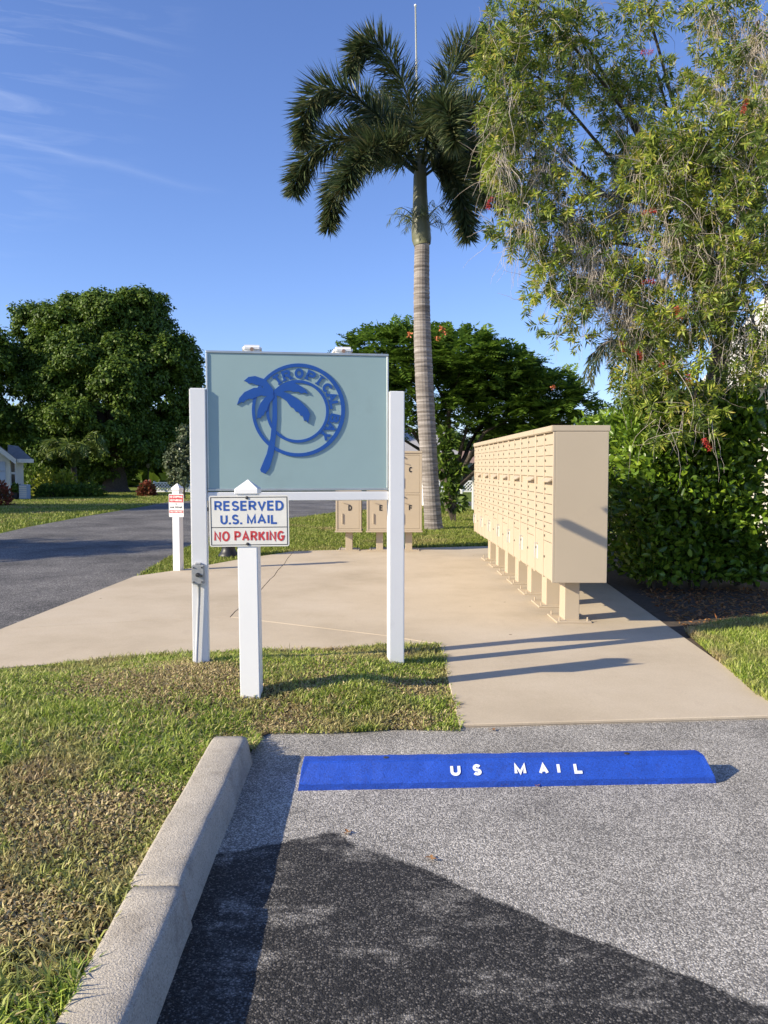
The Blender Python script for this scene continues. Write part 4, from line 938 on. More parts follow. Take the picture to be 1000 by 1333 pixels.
def frond(ctrl, parent, LL=.42, half=.021, nl=380, leaf='palm_leaf', r0=.035, plume=1.0, name='frond', droop=.35):
    pts = catmull(ctrl, 8); A = np.array([tuple(p) for p in pts])
    bm = bmesh.new(); tube(bm, pts, [r0 * (1 - .85 * i / (len(pts) - 1)) for i in range(len(pts))], 5)
    me = bpy.data.meshes.new(name); bm.to_mesh(me); bm.free()
    f = rng.uniform(.10, 1.0, nl) ** .9; idx = f * (len(A) - 1); i0 = np.minimum(idx.astype(int), len(A) - 2); fr_ = (idx - i0)[:, None]
    P = A[i0] * (1 - fr_) + A[i0 + 1] * fr_; Td = unit(A[i0 + 1] - A[i0])
    th = rng.uniform(0, 2 * np.pi, nl); ref = np.tile(np.array([0, 0, 1.0]), (nl, 1)); ref[np.abs(Td[:, 2]) > .95] = [1, 0, 0]
    s = unit(np.cross(Td, ref)); q = np.cross(s, Td)
    rad = s * np.cos(th)[:, None] + q * (np.sin(th) * plume)[:, None]
    D = rad + Td * rng.uniform(.45, .95, nl)[:, None] + np.array([0, 0, -1.0]) * droop + rng.normal(size=P.shape) * .12
    Ln = LL * (0.55 + .45 * np.sin(np.pi * np.clip(f * .95 + .08, 0, 1))) * rng.uniform(.8, 1.15, nl)
    # bent leaflet: two leaf pieces end to end read as one drooping strip
    V, T = leaves(P, D, Ln, half * rng.uniform(.7, 1.2, nl), .3)
    bmv = np.array([v.co[:] for v in me.vertices]); bt = []
    for p in me.polygons:
        vs = list(p.vertices)
        for k in range(1, len(vs) - 1): bt.append((vs[0], vs[k], vs[k + 1]))
    V2, T2 = cat([(V, T), (bmv, np.array(bt))]); bpy.data.meshes.remove(me)
    return npobj(name, V2, T2, leaf, parent)
B0 = (548, 218)
FR = [[(548, 215, 0), (540, 165, -.1), (524, 108, -.2), (495, 62, -.2), (468, 62, -.25), (456, 95, -.3)],
      [(547, 222, 0), (515, 175, -.5), (465, 128, -.9), (420, 118, -1.1), (398, 150, -1.2), (394, 185, -1.3)],
      [(546, 226, 0), (505, 195, -.2), (455, 180, -.2), (412, 192, -.1), (390, 225, 0), (384, 250, 0)],
      [(546, 230, 0), (510, 205, .6), (470, 205, 1.1), (440, 235, 1.4), (432, 270, 1.5), (428, 296, 1.5)],
      [(550, 215, 0), (566, 160, .2), (585, 100, .3), (606, 60, .4), (632, 62, .5), (645, 95, .6)],
      [(550, 220, 0), (580, 170, -.6), (615, 140, -1.0), (640, 150, -1.3), (652, 195, -1.4)],
      [(550, 226, 0), (580, 200, .4), (618, 195, .6), (645, 225, .7), (655, 270, .7)],
      [(551, 230, 0), (572, 218, -.2), (592, 232, -.4), (604, 270, -.5), (608, 308, -.5)],
      [(549, 218, 0), (558, 170, -.9), (572, 140, -1.6), (585, 150, -2.2), (592, 185, -2.5)],
      [(547, 218, 0), (528, 170, .9), (505, 140, 1.6), (480, 150, 2.2), (462, 185, 2.5)],
      [(550, 222, 0), (572, 190, 1.0), (600, 190, 1.7), (622, 225, 2.1), (630, 265, 2.2)],
      [(546, 224, 0), (520, 195, -.9), (490, 190, -1.5), (462, 215, -1.9), (446, 245, -2.0)]]
for c in FR: frond([pl(*q) for q in c], PALM, LL=.60, nl=1250, half=.0165, droop=.2)
for k in range(16):                                            # hanging flower stalks under the crownshaft
    a = 2 * math.pi * k / 16; st_ = pl(548, 292) + Vector((math.cos(a) * .12, math.sin(a) * .12, random.uniform(-.1, .12)))
    e = st_ + Vector((math.cos(a) * random.uniform(.25, .5), math.sin(a) * random.uniform(.25, .5), random.uniform(.1, .35)))
    frond([st_, st_.lerp(e, .5) + Vector((0, 0, .05)), e, e + Vector((math.cos(a) * .1, math.sin(a) * .1, -.18))], PALM, LL=.22, half=.007, nl=26, leaf='palm_stalk', r0=.012, name='flower_stalk', droop=.9)

# white mast behind the palm
mt_ = w(541, 9, 26.0)
MA = thing('flagpole', 'slim white pole rising above the top of the foxtail palm', 'pole', (w(552, 640, 26).x, 26, 0))
bm = bmesh.new(); bx_ = w(552, 640, 26).x; tube(bm, [(0, 0, -.05), (mt_.x - bx_, 0, mt_.z)], [.07, .026], 10); obj('pole', bm, 'white_paint', MA, True)
bm = bmesh.new(); lathe(bm, [(.01, 0), (.045, .03), (.045, .06), (.01, .09)], 10, (mt_.x - bx_, 0, mt_.z)); obj('finial', bm, 'white_paint', MA, True)

# ------------------------------------------------------------------ POINCIANA behind the palm
def pinnate(P, D, Lr, n_pair, lw, ll):
    """feathery compound leaves: rachis along D, leaflets in pairs"""
    n = len(P); D = unit(D); up = np.tile(np.array([0, 0, 1.0]), (n, 1)); S = unit(np.cross(D, up + rng.normal(size=(n, 3)) * .25)); U = np.cross(S, D)
    k = np.repeat(np.arange(n), n_pair * 2); f = np.tile(np.repeat(np.linspace(.15, 1, n_pair), 2), n); sg = np.tile(np.array([1, -1] * n_pair), n)
    Lk = Lr[k]
    base = P[k] + D[k] * (f * Lk)[:, None] - np.array([0, 0, 1.0]) * (f ** 2 * Lk * .22)[:, None]
    dr = S[k] * sg[:, None] + D[k] * .45 - np.array([0, 0, .18]) + rng.normal(size=base.shape) * .10
    return leaves(base, dr, ll * np.sin(np.pi * (f * .8 + .15)) * Lk, lw, .1, N=U[k] + rng.normal(size=base.shape) * .2)
QY = 22.0; qs = QY / F
def qb(u, v, ru, rv, dy=0.0): p = w(u, v, QY + dy); return (p.x, QY + dy, p.z, ru * qs, ru * qs * .9, rv * qs)
PB = [qb(510, 475, 65, 45, 0), qb(545, 462, 45, 38, .5), qb(600, 478, 60, 42, -.3), qb(650, 500, 62, 42, 0), qb(705, 525, 55, 38, .2), qb(745, 545, 40, 30, .3), qb(560, 530, 70, 45, .6), qb(630, 545, 70, 40, .8), qb(470, 520, 45, 60, .8), qb(700, 560, 60, 35, .5), qb(690, 580, 50, 24, 1.0), qb(640, 572, 40, 24, 1.4), qb(665, 520, 55, 40, 1.0), qb(560, 500, 60, 40, 1.0), qb(505, 560, 50, 34, 1.2)]
pbase = Vector((w(585, 600, QY + 1).x, QY + 1.0, 0))
PO = thing('poinciana_tree', 'spreading flame tree with feathery leaves and orange blossoms behind the lockers', 'tree', pbase)
parts = []
for (cx, cy, cz, rx, ry, rz) in PB:
    n = int(40 * (rx * ry + rx * rz))
    d = rdir(n); d[:, 2] = np.where(d[:, 2] < -.3, -d[:, 2], d[:, 2])
    c = np.array([cx - pbase.x, cy - pbase.y, cz]) + d * np.array([rx, ry, rz]) * (rng.uniform(.5, 1.0, n) ** .5)[:, None]
    k = np.repeat(np.arange(n), 4)
    dd_ = d[k] * .5 + rng.normal(size=(len(k), 3)) * np.array([.8, .8, .28]); dd_[:, 2] += .12
    parts.append(pinnate(c[k], dd_,   .52 * rng.uniform(.7, 1.3, len(k)), 8, .032, .36))
V, T = cat(parts); npobj('crown', V, T, 'poinciana_leaf', PO)
bm = bmesh.new(); limbs(bm, (0, 0, -.05), [(b[0] - pbase.x, b[1] - pbase.y, b[2]) for b in PB], .17, .22); obj('trunk', bm, 'brown_bark', PO, True)
for (u, v, dy) in ((575, 428, -1.2), (578, 434, -1.2), (569, 441, -1.4), (533, 436, -1.2), (720, 505, -1.0)):
    p = w(u, v, QY + dy); n = 18
    V, T = leaves(rdir(n) * .05, rdir(n) + np.array([0, 0, .4]), .065, .02)
    o = npobj('blossom', V, T, 'blossom_orange', PO); o.location = p - pbase

# ------------------------------------------------------------------ FAR LEFT: big tree, garden, house
TY = 42.0; ts = TY / F
def tb(u, v, ru, rv, dy=0.0, Y=TY): p = w(u, v, Y + dy); s = Y / F; return (p.x, Y + dy, p.z, ru * s, ru * s * .9, rv * s)
tree('banyan_tree', 'huge dense dark green tree filling the left background', w(150, 640, TY).xy.to_3d() if False else Vector((w(150, 640, TY).x, TY, 0)),
     [tb(72, 432, 42, 40, .5), tb(40, 428, 24, 26), tb(120, 412, 36, 30, .4), tb(140, 430, 40, 36, -.3), tb(165, 420, 50, 40), tb(205, 425, 24, 36, .8), tb(212, 462, 30, 40, -.4), tb(110, 470, 62, 55, -.8), tb(165, 490, 66, 66, -.6), tb(58, 500, 48, 60), tb(215, 530, 44, 66, .5), tb(125, 545, 70, 52, -1.2), tb(75, 575, 55, 42, -.6), tb(165, 592, 64, 46, -.2), tb(130, 612, 50, 26, .6), tb(222, 590, 36, 48, 1.0), tb(246, 482, 20, 28, 1.0), tb(250, 540, 22, 55, 1.2)],
     17, 52, .185, .055, 'tree_leaf', .65, .36)
tree('shade_tree', 'dark leafy tree cut off by the left edge, behind the white house', Vector((w(-40, 640, 40).x, 41, 0)),
     [tb(-30, 470, 55, 40, 0, 40), tb(-5, 500, 38, 45, 0, 40), tb(-30, 550, 50, 45, 0, 40), tb(-80, 520, 60, 60, 0, 40), tb(8, 560, 26, 36, .5, 40)], 10, 46, .2, .062, 'tree_leaf', .4, .42)
tree('privet_tree', 'small grey green tree by the lattice fence across the road', Vector((w(240, 640, 33).x, 33, 0)),
     [tb(241, 574, 6, 16, 0, 33), tb(234, 594, 12, 16, 0, 33), tb(248, 603, 15, 22, 0, 33), tb(228, 612, 9, 14, 0, 33), tb(240, 624, 17, 14, 0, 33), tb(222, 600, 4, 8, 0, 33)], 30, 18, .15, .045, 'tree_leaf_grey', .05, .2)
# small garden palm
gp = Vector((w(97, 640, 37).x, 37, 0))
GP = thing('garden_palm', 'small arching palm among shrubs in front of the huge tree', 'palm', gp)
bm = bmesh.new(); tube(bm, [(0, 0, -.05), (.02, 0, .6), (0, 0, 1.3)], [.16, .13, .12], 10); obj('trunk', bm, 'brown_bark', GP, True)
for k in range(14):
    a = 2 * math.pi * k / 14 + random.uniform(-.2, .2); R = random.uniform(1.2, 1.7); zt_ = random.uniform(1.2, 2.2)
    d = Vector((math.cos(a), math.sin(a), 0)); s0 = Vector((0, 0, 1.25))
    frond([s0, s0 + d * R * .4 + Vector((0, 0, zt_ * .65)), s0 + d * R * .8 + Vector((0, 0, zt_ * .75)), s0 + d * R * 1.1 + Vector((0, 0, zt_ * .4))], GP, LL=.45, half=.03, nl=110, leaf='garden_palm_leaf', r0=.03, plume=.25)
for (u, v, Y, sx, sz, lf, lab) in ((68, 643, 35, .75, .55, 'tree_leaf', 'rounded dark shrub beside the air conditioner of the white house'), (92, 645, 35.5, .9, .50, 'tree_leaf', 'dark shrub in front of the small garden palm'), (113, 645, 35.2, .8, .55, 'tree_leaf', 'dark shrub right of the small garden palm'),
                                   (65, 622, 36.2, .75, 1.25, 'yellow_leaf', 'yellow green shrub left of the garden palm trunk'), (86, 625, 36, .5, 1.15, 'yellow_leaf', 'bright yellow shrub at the garden palm trunk'), (48, 630, 37, .8, 1.7, 'tree_leaf', 'tall dark shrub at the corner of the white house')):
    p = Vector((w(u, v, Y).x, Y, 0)); bush('garden_shrub', lab, p, (sx, sx * .8, sz), 700, .16, .05, lf, 'shrubs in the garden bed')
cp = g(192, 645.5); bush('croton_bush', 'red leaved croton bush on the lawn by the lattice fence', Vector((cp.x, cp.y, 0)), (.40, .38, .60), 900, .13, .05, 'croton_leaf')
cp = g(-4, 658); bush('croton_bush', 'red leaved croton bush in front of the white house', Vector((cp.x, cp.y, 0)), (.48, .45, .8), 900, .12, .045, 'croton_leaf')

# house at the left edge
HY = 31.8; hs = HY / F
def hx(u, Y=HY): return w(u, 600, Y).x
HROT = .42
def hl(u, y=0.0):
    """local x on the turned house front that is seen at column u"""
    a = (u - 500) / F; bx_, by_ = hx(-40) - y * math.sin(HROT), HY + y * math.cos(HROT)
    return (a * by_ - bx_) / (math.cos(HROT) - a * math.sin(HROT))
def hz(v, Y=HY): return w(500, v, Y).z
HO = thing('white_house', 'pale house with grey gable roof and blue garage door at the left edge', 'house', (hx(-40), HY, 0), .42)
ox_, oy_ = hx(-40), HY
ez = hz(597); rz_ = ez + 1.30
bm = bmesh.new(); X0, X1 = -hl(14), hl(14)
plate(bm, [(X0, -.05), (X1, -.05), (X1, ez), (0, rz_), (X0, ez)], 0, 3); obj('wall', bm, 'house_wall', HO)
for s in (-1, 1):
    bm = bmesh.new(); xe = X1 * 1.16 * s
    plate(bm, [(0, rz_ + .02), (xe, ez - .12), (xe, ez + .02), (0, rz_ + .16)], -.35, 3.2); obj('roof', bm, 'shingle_grey', HO)
    bm = bmesh.new(); plate(bm, [(0, rz_ - .10), (xe, ez - .25), (xe, ez - .02), (0, rz_ + .13)], -.40, -.355); obj('bargeboard', bm, 'house_wall', HO)
gx0, gx1 = -hl(8), hl(8)
for k in range(4):
    zz = k * hz(601) / 4; bm = bmesh.new(); box(bm, (gx0, -.05, zz + .01), (gx1, -.004, zz + hz(601) / 4 - .01), .01); d = obj('garage_panel', bm, 'garage_blue', HO)
bm = bmesh.new(); box(bm, (X1 + .003, 1.0, -.05), (hl(31, 1), 3.4, ez + .0)); obj('wall', bm, 'house_white', HO)
bm = bmesh.new(); wx1 = hl(44, .7)
vs = [(X1 - .1, .7, ez - .03), (wx1, .7, ez - .03), (wx1, 3.7, ez - .03), (X1 - .1, 3.7, ez - .03), (X1 - .1, 2.0, ez + .62), (hl(25, 2), 2.0, ez + .56), (hl(25, 2), 2.4, ez + .56), (X1 - .1, 2.4, ez + .6)]
q = [bm.verts.new(v) for v in vs]
for f in ((0, 1, 5, 4), (1, 2, 6, 5), (2, 3, 7, 6), (4, 5, 6, 7), (3, 2, 1, 0), (0, 4, 7, 3)): bm.faces.new([q[i] for i in f])
obj('roof', bm, 'shingle_grey', HO)
bm = bmesh.new(); box(bm, (X1 + .25, .66, ez - .16), (wx1 + .03, .70, ez - .0)); obj('fascia', bm, 'house_white', HO)
wn0, wn1 = hl(15.6, 1), hl(20, 1)
for (va, vb) in ((600.5, 614.5), (617.5, 630)):
    za, zb_ = hz(vb, HY + 1), hz(va, HY + 1)
    bm = bmesh.new(); box(bm, (wn0 - .05, .955, za - .05), (wn1 + .05, .998, zb_ + .05)); wf_ = obj('window', bm, 'white_paint', HO)
    bm = bmesh.new(); box(bm, (wn0, .94, za), (wn1, .954, zb_)); obj('pane', bm, 'window_dark', wf_)
AC = thing('air_conditioner', 'grey air conditioning cabinet beside the white house', 'air conditioner', (hx(37, HY + 1.4), HY + 1.0, 0))
bm = bmesh.new(); box(bm, (-.17, -.17, .0), (.17, .17, .60), .02); obj('cabinet', bm, 'house_bluegrey', AC)
bm = bmesh.new()
for k in range(6): box(bm, (-.15, -.182, .07 + k * .085), (.15, -.172, .12 + k * .085))
obj('grille', bm, 'house_wall', AC)
PT = thing('potted_plant', 'potted plant under the window of the white house', 'plant', (hx(19, HY + 1.0), HY + 1.0, 0))
bm = bmesh.new(); lathe(bm, [(.12, 0), (.17, .28), (.15, .28)], 12); obj('pot', bm, 'dark_metal', PT)
V, T = leaves(rdir(160) * np.array([.2, .2, .15]) + np.array([0, 0, .42]), rdir(160), .16, .05); npobj('foliage', V, T, 'tree_leaf', PT)

# lattice fences
def lattice(name, label, u0_, u1_, v0_, v1_, Y, npan=1, arch=False):
    x0, x1 = w(u0_, 630, Y).x, w(u1_, 630, Y).x; h_ = w(500, v0_, Y).z; zb0 = max(.03, w(500, v1_, Y).z + .02)
    t = thing(name, label, 'fence', (x0, Y, 0)); W = x1 - x0
    for k in range(npan + 1):
        bm = bmesh.new(); xx = W * k / npan; box(bm, (xx - .05, -.05, -.05), (xx + .05, .05, h_ + .05), .01); obj('post', bm, 'white_paint', t)
    bm = bmesh.new()
    for k in range(npan):
        a, b = W * k / npan + .055, W * (k + 1) / npan - .055
        box(bm, (a, -.025, h_ - .07), (b, .025, h_)); box(bm, (a, -.025, zb0), (b, .025, zb0 + .07))
    obj('rail', bm, 'white_paint', t)
    st_ = .165; lo, hi = zb0 + .072, h_ - .072; hh = hi - lo
    for s, yy in ((1, -.010), (-1, .010)):
        x = -hh
        while x < W:
            xa, xb = x, x + hh; za, zc = (lo, hi) if s == 1 else (hi, lo)
            ta = max(0, (.06 - xa) / hh); tb_ = min(1, (W - .06 - xa) / hh)
            if tb_ > ta + .05:
                A = Vector((xa + hh * ta, yy, za + (zc - za) * ta)); B = Vector((xa + hh * tb_, yy, za + (zc - za) * tb_))
                bm = bmesh.new(); L2 = (B - A).length; ang2 = math.atan2(B.z - A.z, B.x - A.x)
                box(bm, (0, -.006, -.02), (L2, .006, .02), 0, Matrix.Translation(A) @ Matrix.Rotation(-ang2, 4, 'Y')); obj('slat', bm, 'white_paint', t)
            x += st_
    return t
lattice('lattice_fence', 'low white lattice fence behind the red bush on the far lawn', 201, 247, 627.5, 642, 41, 1)
lattice('lattice_fence', 'low white lattice fence seen between palm trunk and mailboxes', 562, 640, 625.5, 641, 40, 2)
lp = Vector((w(193.5, 640, 43).x, 43, 0))
LP = thing('garden_lamp', 'thin dark garden lamp post on the lawn behind the red bush', 'lamp post', lp)
bm = bmesh.new(); tube(bm, [(0, 0, -.05), (0, 0, 1.25)], [.035, .03], 8); obj('pole', bm, 'dark_metal', LP)
bm = bmesh.new(); lathe(bm, [(.05, 1.25), (.10, 1.30), (.11, 1.48), (.03, 1.56)], 10); obj('lantern', bm, 'steel', LP)

# ------------------------------------------------------------------ CENTRE: houses seen past the palm
CH = thing('grey_house', 'blue grey house with grey shingle roof behind the palm trunk', 'house', (w(560, 600, 44).x, 44, 0))
cx0 = w(500, 600, 44).x - w(560, 600, 44).x; cx1 = w(593, 600, 44).x - w(560, 600, 44).x; cz0, cz1 = hz(594, 44), hz(563, 44)
bm = bmesh.new(); box(bm, (cx0, 0, -.05), (cx1, 8, cz0)); obj('wall', bm, 'house_bluegrey', CH)
bm = bmesh.new(); box(bm, (cx1 + .002, -.05, -.05), (cx1 + .12, .1, cz0 - .1)); obj('corner_trim', bm, 'white_paint', CH)
bm = bmesh.new()
q = [bm.verts.new(v) for v in ((cx0 - .4, -.5, cz0), (cx1 + .2, -.5, cz0), (cx1 - .05, 4, cz1 + .3), (cx0 - .4, 4, cz1 + .3), (cx0 - .4, 8.4, cz0), (cx1 + .2, 8.4, cz0))]
for f in ((0, 1, 2, 3), (3, 2, 5, 4), (1, 5, 2), (0, 3, 4), (0, 4, 5, 1)): bm.faces.new([q[i] for i in f])
obj('roof', bm, 'shingle_light', CH)
bm = bmesh.new(); box(bm, (cx0 - .4, -.56, cz0 - .16), (cx1 + .2, -.505, cz0 + .02)); obj('fascia', bm, 'white_paint', CH)
wx = w(566, 600, 44).x - w(560, 600, 44).x
bm = bmesh.new(); box(bm, (wx, -.06, .7), (wx + .6, -.004, 1.5)); wf_ = obj('window', bm, 'white_paint', CH)
bm = bmesh.new(); box(bm, (wx + .06, -.075, .76), (wx + .54, -.062, 1.44)); obj('pane', bm, 'window_dark', wf_)
BH = thing('brown_roof_house', 'distant house with brown roof right of the grey house', 'house', (w(605, 600, 52).x, 52, 0))
bz0, bz1 = hz(603, 52), hz(586, 52)
bm = bmesh.new(); box(bm, (-.7, 0, -.05), (6, 6, bz0)); obj('wall', bm, 'house_white', BH)
bm = bmesh.new(); q = [bm.verts.new(v) for v in ((-1, -.4, bz0), (6.4, -.4, bz0), (6.4, 3, bz1), (-1, 3, bz1), (-1, 6.4, bz0), (6.4, 6.4, bz0))]
for f in ((0, 1, 2, 3), (3, 2, 5, 4), (1, 5, 2), (0, 3, 4), (0, 4, 5, 1)): bm.faces.new([q[i] for i in f])
obj('roof', bm, 'roof_brown', BH)
for (u, v, Y, sx, sz, lab) in ((602, 626, 43, .55, .95, 'dark clipped shrub behind the lattice fence, nearest the grey house'), (613, 626, 43.2, .5, .95, 'dark clipped shrub behind the lattice fence, nearest the mailboxes')):
    bush('dark_shrub', lab, Vector((w(u, v, Y).x, Y, 0)), (sx, sx, sz), 700, .14, .05, 'tree_leaf', 'dark shrubs behind the fence')
MB_ = thing('white_mailbox_post', 'small white hooded post behind the far end of the mailboxes', 'post', (w(617, 600, 24).x, 24, 0))
bm = bmesh.new(); box(bm, (-.05, -.05, -.05), (.05, .05, 1.45), .01); obj('post', bm, 'white_paint', MB_)
bm = bmesh.new(); box(bm, (-.16, -.2, 1.45), (.12, .2, 1.56), .03, Matrix.Rotation(math.radians(-12), 4, 'Y')); obj('hood', bm, 'white_paint', MB_)
# shrub right of the palm
sp = Vector((w(590, 665, 19.2).x, 19.2, 0))
SH = thing('palm_side_shrub', 'loose dark shrub with drooping branches right of the palm trunk', 'shrub', sp)
parts = []
for (u, v, r) in ((579, 564, 5), (586, 576, 5), (576, 588, 6), (586, 600, 7), (599, 612, 6), (582, 620, 10), (590, 634, 7), (578, 646, 13), (594, 654, 11), (572, 608, 9)):
    p = w(u, v, 19.2) - sp; n = 70; R = r * 19.2 / F
    off = rdir(n) * (rng.uniform(0, 1, n) ** .4)[:, None] * R
    parts.append(leaves(np.array(p)[None] + off, off / R + rng.normal(size=off.shape) * .4 + np.array([0, 0, -.2]), .20 * rng.uniform(.7, 1.2, n), .05))
V, T = cat(parts); npobj('foliage', V, T, 'tree_leaf', SH)
bm = bmesh.new()
for (u, v) in ((580, 560), (588, 600), (599, 612), (576, 585), (594, 650), (575, 645)):
    q = w(u, v, 19.2) - sp; tube(bm, [(random.uniform(-.05, .05), 0, -.04), q * .5 + Vector((0, 0, .1)), q], [.03, .02, .006], 5)
obj('stem', bm, 'brown_bark', SH)
# far woods closing the view
def woods(label, x0, x1, Y, h0, h1, n, leaf):
    x = rng.uniform(x0, x1, n); top = h0 + (h1 - h0) * (.5 + .5 * np.sin(x * .35) * np.cos(x * .13 + 1)) + .6 * np.sin(x * 1.7)
    P = np.column_stack([x, Y + rng.normal(size=n) * 1.6, top * rng.uniform(0, 1, n) ** .75])
    V, T = leaves(P, rdir(n) + np.array([0, -.3, .1]), .65 * rng.uniform(.6, 1.3, n), .26)
    tag(npobj('woods', V, T, leaf), label, 'woods', kind='stuff')
woods('dark mass of trees closing the view behind the huge tree', -38, -4, 54, 3.6, 5.4, 14000, 'tree_leaf')
woods('low green trees far behind the grey house', -5, 30, 60, 3.0, 4.4, 9000, 'tree_leaf')

# ------------------------------------------------------------------ RIGHT: white house, hedge, bottlebrush
WHY = 13.5
WH = thing('hedge_house', 'white house with pale ribbed metal roof behind the hedge and bottlebrush', 'house', (w(915, 500, WHY).x, WHY, 0), -math.atan(.41))
wz = w(500, 505, WHY).z; RZ = w(500, 395, WHY).z
bm = bmesh.new(); box(bm, (.15, .15, -.05), (9, 9, wz - .02)); obj('wall', bm, 'house_white', WH)
bm = bmesh.new()
q = [bm.verts.new(v) for v in ((-.1, -.15, wz), (9.3, -.15, wz), (9.3, 9.2, wz), (-.1, 9.2, wz), (1.25, 3.2, RZ + .9), (8, 3.2, RZ + .9), (1.25, 6, RZ + .9), (8, 6, RZ + .9))]
for f in ((0, 1, 5, 4), (1, 2, 7, 5), (2, 3, 6, 7), (3, 0, 4, 6), (4, 5, 7, 6), (3, 2, 1, 0)): bm.faces.new([q[i] for i in f])
obj('roof', bm, 'metal_roof', WH)
rl_n = Vector((0, -(RZ + .9 - wz), 3.35)).normalized()
for k in range(14):
    x = .25 + k * .42; f = min(1.0, max(.02, (x + .1) / 1.35)) - .02
    a = Vector((x, -.15, wz)); b = a + (Vector((x, 3.2, RZ + .9)) - a) * f
    bm = bmesh.new(); tube(bm, [a + rl_n * .01, b + rl_n * .01], [.022, .022], 4); obj('roof_seam', bm, 'metal_roof', WH)

HG0, HGT = 8.35, w(500, 512, 8.35).z
HE = thing('hedge', 'tall dense green hedge behind the mailboxes with gaps showing white wall', 'hedge', (3.0, 9, 0))
def hedge_block(x0, x1, y0, y1, h, n, gap=None, k_=1.0):
    """leaves close to the faces and through the body"""
    u = rng.uniform(0, 1, (n, 3)); face = rng.integers(0, 5, n); dep = np.abs(rng.normal(size=n)) * .22
    P = np.empty((n, 3)); P[:, 0] = x0 + u[:, 0] * (x1 - x0); P[:, 1] = y0 + u[:, 1] * (y1 - y0); P[:, 2] = .12 + u[:, 2] * (h - .12)
    Nn = np.zeros((n, 3))
    bump = .20 * lumpy(np.column_stack([P[:, 0] + P[:, 2] * 1.7, P[:, 1] - P[:, 2]]), 3.3, 2.0)
    m = face <= 1; P[m, 1] = y0 + dep[m] + bump[m]; Nn[m] = [0, -1, 0]
    m = face == 2; P[m, 0] = x0 + dep[m] + bump[m]; Nn[m] = [-1, 0, 0]
    m = face == 3; P[m, 2] = h - dep[m] + bump[m]; Nn[m] = [0, 0, 1]
    Nn[face == 4] = [-.3, -.3, .4]
    P[:, 2] = np.where(P[:, 2] < .1, .1 + rng.uniform(0, .3, n), P[:, 2])
    if gap is not None: k = gap(P); P, Nn = P[k], Nn[k]
    n = len(P)
    D = Nn * .6 + rng.normal(size=(n, 3)) * .55 + np.array([0, 0, .35])
    P[:, 0] -= 3.0; P[:, 1] -= 9
    return leaves(P, D, k_ * .075 * rng.uniform(.6, 1.3, n), k_ * .021 * rng.uniform(.75, 1.2, n), .25, six=True)
def gap_near(P):
    k = lumpy(np.column_stack([P[:, 0] * 1.3, P[:, 2] * 1.5]), 3.0, 5.0)
    thinr = np.clip((P[:, 0] - 3.1) / .9, 0, 1) * np.clip((P[:, 2] - .4) / .5, 0, 1)
    return rng.uniform(0, 1, len(P)) > thinr * np.clip(.52 + .9 * k, 0, .985)
parts = [hedge_block(2.72, 4.0, 8.6, 11.6, HGT - .12, 10000, None, 1.25), hedge_block(2.75, 3.9, HG0, 9.4, HGT, 8500, None, 1.25), hedge_block(3.8, 6.6, HG0 - .05, 9.0, HGT + .06, 8200, gap_near, 1.6)]
V, T = cat(parts); npobj('foliage', V, T, 'hedge_leaf', HE)
bm = bmesh.new()
for k in range(46):
    x = random.uniform(2.9, 6.4) - 3; y = random.uniform(HG0 + .25, 9.0) - 9
    if k > 30: x = random.uniform(-.05, .7); y = random.uniform(0, 2.5)
    t = Vector((x + random.uniform(-.35, .35), y + random.uniform(-.2, .2), random.uniform(1.3, HGT - .1)))
    tube(bm, [(x, y, -.03), Vector((x, y, 0)).lerp(t, .5) + Vector((random.uniform(-.08, .08), 0, 0)), t], [.018, .013, .004], 5)
obj('stem', bm, 'brown_bark', HE)

LIT = [(2.40, 5.9), gs(905, 818), gs(1010, 800), (6, 8.2), (4.5, 8.6), (2.75, 8.6), (2.6, 7.4)]
P = scatter([(p[0], p[1]) for p in LIT], 700); n = len(P); P3 = np.column_stack([P, np.full(n, .013)])
V, T = leaves(P3, np.column_stack([rng.normal(size=(n, 2)), rng.uniform(-.05, .35, n)]), .05 * rng.uniform(.4, 1.3, n), .012 * rng.uniform(.3, 1.2, n), .4, N=np.column_stack([rng.normal(size=(n, 2)) * .3, np.ones(n)]))
tag(npobj('leaf_litter', V, T, 'dead_leaf'), 'brown leaf litter lying on the dark soil under the hedge', 'leaf litter', kind='stuff')

# second small palm behind the hedge
bp_ = Vector((w(822, 520, 17).x, 17, 0))
BP = thing('background_palm', 'small palm crown showing between the hedge and the bottlebrush', 'palm', bp_)
cz_ = w(500, 462, 17).z
bm = bmesh.new(); tube(bm, [(0, 0, -.05), (.03, 0, cz_ * .5), (0, 0, cz_)], [.12, .10, .09], 10); obj('trunk', bm, 'palm_bark', BP, True)
for k in range(11):
    a = 2 * math.pi * k / 11; d = Vector((math.cos(a), math.sin(a), 0)); s0 = Vector((0, 0, cz_ - .05))
    frond([s0, s0 + d * .4 + Vector((0, 0, .35)), s0 + d * .8 + Vector((0, 0, .1)), s0 + d * 1.0 + Vector((0, 0, -.5))], BP, LL=.34, half=.016, nl=110, r0=.02, plume=.35)

